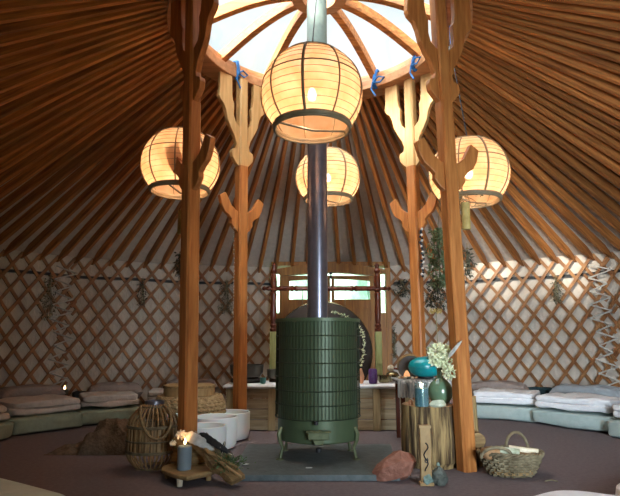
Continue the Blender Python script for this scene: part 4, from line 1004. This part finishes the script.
# pieces in front of the stump
q = P(427, 486); wz = 13/S(q.y, .2); hz0 = PD(427, 425.5, q.y).z
ih = thing('carved_wood_block', q, 'narrow upright carved wooden block with spiral mark in front of the stump', 'wood block')
MB().box((q.x, q.y+.02, hz0/2+.004), (wz*.82, .04, hz0-.01)).build('upright', M['board'], ih, smooth=False, bevel=.004)
MB().box((q.x, q.y+.02, .012), (wz*1.05, .07, .022)).box((q.x, q.y+.02, hz0-.01), (wz*.95, .05, .02)).build('end_caps', M['board'], ih, smooth=False, bevel=.003)
cv = MB(); cz = PD(427, 456, q.y).z; yy = q.y-.003
cv.tube([(q.x+.018*math.sin(i*.9)*(1-.03*i), yy, cz+.09-.016*i) for i in range(13)], .0045, 5); cv.tube([(q.x+.012*math.cos(i*.8)*(i/9+.2), yy, cz-.03+.012*math.sin(i*.8)*(i/9+.2)*1.5) for i in range(10)], .004, 5)
cv.build('carved_mark', M['iron'], ih)
q2 = P(427, 484); tag(MB().rock((q2.x, q2.y-.05, .045), (.09, .075, .085), 3, .1, 3, cut=12).build('crystal_ball', M['clear'], smooth=False), 'round pale blue crystal resting against the carved block', 'crystal')
q = P(441, 487); q.y += .06; tag(MB().rock((q.x, q.y, .065), (.13, .11, .14), 6, .35, 3, cut=6).build('grey_stone', M['greyrock'], smooth=False), 'rough grey standing stone right of the carved block', 'stone')
q = P(441, 487); q.y += .06; tag(MB().rock((q.x, q.y, .138), (.03, .03, .03), 8, .2, 2, cut=6).build('small_crystal', M['clear'], smooth=False), 'tiny clear crystal on top of the grey stone at the stump foot', 'crystal')
q = P(396, 484); k_ = S(q.y, .15)
rk = MB(); rr = random.Random(17); bmh = bmesh.new()
for i in range(26):
    v_ = Vector((rr.gauss(0, 1), rr.gauss(0, 1), rr.gauss(0, 1))).normalized(); bmh.verts.new((v_.x*25/k_, v_.y*.13, v_.z*13.5/k_*(1.15 if v_.x > .1 else .8)))
bmesh.ops.convex_hull(bmh, input=bmh.verts); bmesh.ops.delete(bmh, geom=[v for v in bmh.verts if not v.link_faces], context='VERTS')
bmesh.ops.subdivide_edges(bmh, edges=bmh.edges, cuts=3, use_grid_fill=True)
for v in bmh.verts: v.co *= 1+.07*noise.noise(v.co*14)
bmh.verts.index_update(); rk.add([v.co.copy() for v in bmh.verts], [[v.index for v in f.verts] for f in bmh.faces]); bmh.free(); rt = Matrix.Rotation(R(-22), 3, 'Y'); zmin = min((rt@Vector(v)).z for v in rk.v)
rk.v = [tuple(Vector((q.x, q.y+.12, .0-zmin))+rt@Vector(v)) for v in rk.v]
tag(rk.build('pink_salt_rock', M['pinkrock'], smooth=True, sharp=14), 'large reddish-pink salt rock on the floor at the slab corner', 'rock')

# log pieces right of the leaning post
q = Vector((PD(466, 440, 4.95).x+.02, 4.95, 0)); tz_ = PD(466, 397, 4.85).z
lg = thing('upright_log', q, 'upright split log standing behind the leaning post', 'log'); MB().lathe([(.095, 0), (.10, .1), (.09, tz_*.6), (.085, tz_)], q, 60, wob).build('trunk', M['bark'], lg)
q = Vector((PD(475, 446, 4.72).x, 4.72, 0)); lg = thing('log_piece', q, 'short log lying between the leaning post and the basket', 'log')
lgm = MB().lathe([(0, -.1), (.065, -.1), (.07, 0), (.065, .1), (0, .1)], (0, 0, 0), 24); lgm.v = [(q.x+v[0], q.y+v[2], .068+v[1]) for v in lgm.v]; lgm.build('bark_log', M['bark'], lg)
lgm = MB().lathe([(0, -.1), (.06, -.1), (.065, 0), (.06, .1), (0, .1)], (0, 0, 0), 24)
lgm.v = [(q.x+.0+v[0], q.y+v[2], .205+v[1]) for v in lgm.v]; tag(lgm.build('log_piece', M['drift']), 'paler log lying on top of the short log by the basket', 'log')

# ------------------------------------------------------------------ willow basket
q = P(511, 481); k_ = S(q.y, .2); bw_ = 32/k_; bz = .165; yb = q.y+.19
bc_ = Vector((PD(511, 470, yb).x, yb, 0)); bk = thing('willow_basket', bc_, 'oval grey willow basket with two hoop handles on the carpet, right', 'basket')
wv = MB(); sy_ = .72
rb = lambda z: bw_*(.62+.38*(z/bz)**.75)
nrow = 8
for i in range(nrow):
    z = .012+(bz-.03)*i/(nrow-1); pts = [bc_+Vector(((rb(z)+.011*(1 if (k+i) % 2 else -1))*math.cos(2*PI*k/40), sy_*(rb(z)+.011*(1 if (k+i) % 2 else -1))*math.sin(2*PI*k/40), z+.004*math.sin(k*2.1))) for k in range(40)]
    wv.tube(pts, .0095, 6, True)
wv.build('woven_side', M['willow'], bk)
sk = MB()
for k in range(24):
    a_ = 2*PI*k/24; sk.tube([bc_+Vector((rb(z)*math.cos(a_), sy_*rb(z)*math.sin(a_), z)) for z in (.008, .07, .14, bz)], .006, 5)
sk.build('stakes', M['willow'], bk)
rmn = MB()
for ph in (0, 1, 2): rmn.tube([bc_+Vector(((rb(bz)+.014*math.cos(k*.9+ph*2.1))*math.cos(2*PI*k/72), sy_*(rb(bz)+.014*math.cos(k*.9+ph*2.1))*math.sin(2*PI*k/72), bz+.012*math.sin(k*.9+ph*2.1))) for k in range(72)], .009, 6, True)
rmn.build('plaited_rim', M['willow'], bk)
MB().lathe([(0, .004), (rb(0)-.01, .004), (rb(0)-.01, .014), (0, .014)], bc_, 40, sy=sy_).build('basket_floor', M['willow'], bk)
for a_, h2, wd in ((R(62), .13, .085), (R(232), .07, .12)):
    c_ = bc_+Vector((rb(bz)*math.cos(a_), sy_*rb(bz)*math.sin(a_), bz)); tn = Vector((-math.sin(a_), sy_*math.cos(a_), 0)).normalized()
    if h2 < .1: tn = Vector((1, 0, 0))
    MB().tube([c_+tn*wd*math.cos(PI*i/12)+Vector((0, 0, h2*1.1*math.sin(PI*i/12)-.02)) for i in range(13)], lambda i: .011+.002*(i % 2), 7).build('handle', M['willow'], bk)
rolls = [((509, 448), (531, 455), .022, M['petalw'], 'cream paper scroll in the basket, rearmost and longest'), ((500, 450), (520, 459), .027, M['crystal'], 'pale green-cream scroll lying front in the basket'), ((516, 450), (539, 458), .017, M['petalw'], 'thin cream scroll against the basket rim, right')]
for (a0_, a1_), (b0_, b1_), r_, mm, lab in rolls:
    A0 = PD(a0_, a1_, yb-.02-.07*(r_ > .025)); B0 = PD(b0_, b1_, yb-.08-.05*(r_ > .025)); A0.z = max(A0.z, bz+.03); B0.z = max(B0.z, bz+.02)
    tag(MB().tube([A0, A0.lerp(B0, .5), B0], r_, 14).build('scroll', mm), lab, 'scroll', 'scrolls in the basket')
for px, py, sc_, lab in ((489, 461, .13, 'rounded brown wood piece at the left inside the basket'), (500, 463, .15, 'rounded brown wood piece in the middle of the basket')):
    c_ = PD(px, py, yb-.05); c_.z = bz-.0; tag(MB().soft(c_, (sc_, .12, .09), .9, .2, nu=14, nv=22, amp=.01, fr=10, seed=px).build('wood_piece', M['stumptop']), lab, 'wood piece')
c_ = P(505, 466, .1); c_.y = yb; tag(MB().lathe([(0, .02), (rb(.1)*.86, .02), (rb(.16)*.9, .17), (0, .19)], bc_, 40, sy=sy_).build('kindling', M['drift']), 'dark kindling filling the willow basket', 'kindling', kind='stuff')

# ------------------------------------------------------------------ hanging herbs, beads, chimes
def bunch(px, y0, y1, depth, wpx, ml, lab, n=160, seed=1, size=.04, top=.12, stem=True, cat='herbs', flare=1.0):
    rr = random.Random(seed); a = PD(px, y0, depth); b = PD(px, y1, depth); w = wpx/S(depth, a.z)/2; L = a.z-b.z
    root = thing('dried_herb_bunch', a, lab, cat, 'hanging dried herb bunches'); lf = MB(); sm = MB()
    for i in range(12):
        o_ = Vector((rr.uniform(-1, 1)*w*.7, rr.uniform(-.03, .03), 0)); sm.tube([a+Vector((0, 0, .0)), a+o_*.25-Vector((0, 0, L*.3)), a+o_-Vector((0, 0, L*.9))], .003, 4)
    for i in range(n):
        s = top+(1-top)*rr.random(); ww = w*(math.sin(PI*min(1, s*.62+.12))**flare); p_ = a+Vector((rr.uniform(-1, 1)*ww, rr.uniform(-1, 1)*min(ww, .05)-.02, -L*s*.93))
        lf.leaf(p_, Vector((rr.uniform(-.7, .7), rr.uniform(-.7, .2), rr.uniform(-1.2, .2))), size*rr.uniform(.6, 1.3), size*.3)
    sm.build('stems', M['palegrass'], root); lf.build('leaves', ml, root)
    tn = MB().tube([a+Vector((w*.25*math.cos(q), w*.2*math.sin(q), -L*.08)) for q in [2*PI*i/10 for i in range(10)]], .006, 5, True); tn.tube([a-Vector((0, 0, L*.08)), a+Vector((0, 0, .03 if px != 436 else .55))], .003, 4); tn.build('string', M['rope'], root)
wd_ = lambda px: (lambda t: WP(t, 0, -.09).y-.03)(t_of(px))
bunch(51, 272, 321, wd_(51), 17, M['palegrass'], 'long dried pale grass bunch hanging on the lattice at the far left', 130, 1, .06)
bunch(143, 278, 308, wd_(143), 9, M['darkherb'], 'slim dark dried bunch on the lattice left of the front left post', 110, 2, .05)
bunch(227, 278, 316, wd_(227), 17, M['dryherb'], 'full olive dried bunch on the lattice left of the back left post', 220, 3, .05)
bunch(555, 274, 305, wd_(555), 10, M['dryherb'], 'slim olive dried bunch on the lattice at the right', 130, 4, .05)
bunch(402, 279, 297, wd_(402)-.05, 20, M['darkherb'], 'dark tufted dried bunch on the lattice just right of the door', 200, 5, .06, top=.0)
bunch(394, 325, 362, wd_(394), 5, M['darkherb'], 'thin dark dried bunch low on the lattice right of the door', 60, 8, .05, top=.0)
bunch(438, 226, 290, 4.95, 24, M['herb'], 'large green rosemary bunch hanging beside the leaning post', 620, 6, .055, top=.05)
bunch(436, 278, 310, 5.05, 24, M['darkherb'], 'dark dried flower bunch below the rosemary', 330, 7, .045, top=.0)
bunch(467, 246, 278, 4.95, 9, M['dryherb'], 'olive dried sprig hanging just right of the leaning post', 90, 9, .05)
bunch(181, 250, 278, 4.9, 9, M['dryherb'], 'olive dried sprig hanging left of the front left post', 90, 10, .05)
MB_ = MB(); a = PD(438, 226, 4.95); MB_.tube([a, a+Vector((0.02, -.05, .25)), PD(445, 205, 4.7)], .004, 5); tag(MB_.build('hanging_twine', M['rope']), 'twine holding the rosemary bunch to the leaning post', 'twine')
# yellow dried flower on a stalk
a = PD(436, 312, 4.62); b = PD(439, 372, 4.62); yf = thing('yellow_dried_flower', b, 'tall thin stalk with a yellow dried umbel standing in the green vase', 'flower')
MB().tube([a, b], .004, 5).build('stalk', M['palegrass'], yf); m1 = MB(); rr = random.Random(2)
for i in range(70): m1.leaf(a+Vector((rr.uniform(-.05, .05), rr.uniform(-.03, .03), rr.uniform(-.02, .02))), (rr.uniform(-1, 1), rr.uniform(-1, 1), 1), .02, .016)
m1.build('umbel', M['birch'], yf)
# bamboo chimes hung on front posts
for px, y0, y1, y, lab in ((466.5, 203, 229.5, 4.62, 'yellow bamboo tube hanging at the right side of the leaning post'), (181.5, 211, 234, 4.62, 'yellow bamboo tube hanging at the left side of the front left post')):
    a = PD(px, y0, y); b = PD(px, y1, y); r_ = 4.2/S(y, a.z); bt_ = thing('bamboo_tube', b, lab, 'bamboo tube', 'bamboo tubes on the front posts')
    MB().lathe([(0, 0), (r_, 0), (r_*1.03, .02), (r_, .05), (r_, a.z-b.z), (r_-.008, a.z-b.z), (r_-.01, .02)], b, 20).build('tube', M['birch'], bt_)
    MB().tube([a+Vector((r_, 0, -.02)), a+Vector((.0, 0, .12)), a+Vector((-r_, 0, -.02))], .003, 5).build('string', M['rope'], bt_)
# twiggy decoration above the right bamboo tube
rr = random.Random(12); a = PD(462, 195, 4.62); tg = thing('twig_spray', a, 'thin dry twig spray behind the leaning post under the right lantern', 'twigs'); m1 = MB(); m2 = MB()
for i in range(16):
    b = a+Vector((rr.uniform(-.2, .22), rr.uniform(.0, .1), rr.uniform(-.18, .02))); m1.tube([a, a.lerp(b, .5)+Vector((0, 0, .02)), b], .003, 4)
    for k in range(6): m2.leaf(a.lerp(b, rr.uniform(.5, 1)), (rr.uniform(-1, 1), rr.uniform(-1, 1), rr.uniform(-1, .5)), .03, .008)
m1.build('twigs', M['drift'], tg); m2.build('leaves', M['dryherb'], tg)
# beads
def beads(pts, n, mm, lab, r_, alt=None):
    root = thing('bead_string', pts[0], lab, 'bead string'); MB().tube(pts, .002, 4).build('thread', M['rope'], root); m1 = MB(); m2 = MB(); rr = random.Random(n)
    for i in range(n):
        s = i/(n-1)*(len(pts)-1); k = min(int(s), len(pts)-2); p_ = pts[k].lerp(pts[k+1], s-k)+Vector((rr.uniform(-1, 1)*r_*.8, 0, 0)); (MB() if alt and i % 3 == 0 else m1).rock(p_, (r_*2, r_*2, r_*2.2), i, .3, 1).v and (MB().rock(p_, (r_*2, r_*2, r_*2.2), i, .3, 1).build('shell', alt, root) if alt and i % 3 == 0 else None)
    m1.build('beads', mm, root)
beads([PD(x, y, 6.12) for x, y in ((421.5, 229), (421.2, 245), (422.6, 260), (422, 276))], 26, M['bead'], 'dark bead string with white shells on the back right post', .017, M['beadw'])
beads([PD(x, y, 6.12) for x, y in ((233.8, 228), (234, 270), (233.2, 300), (232.5, 345))], 30, M['beadw'], 'string of tiny white beads on the left edge of the back left post', .006)
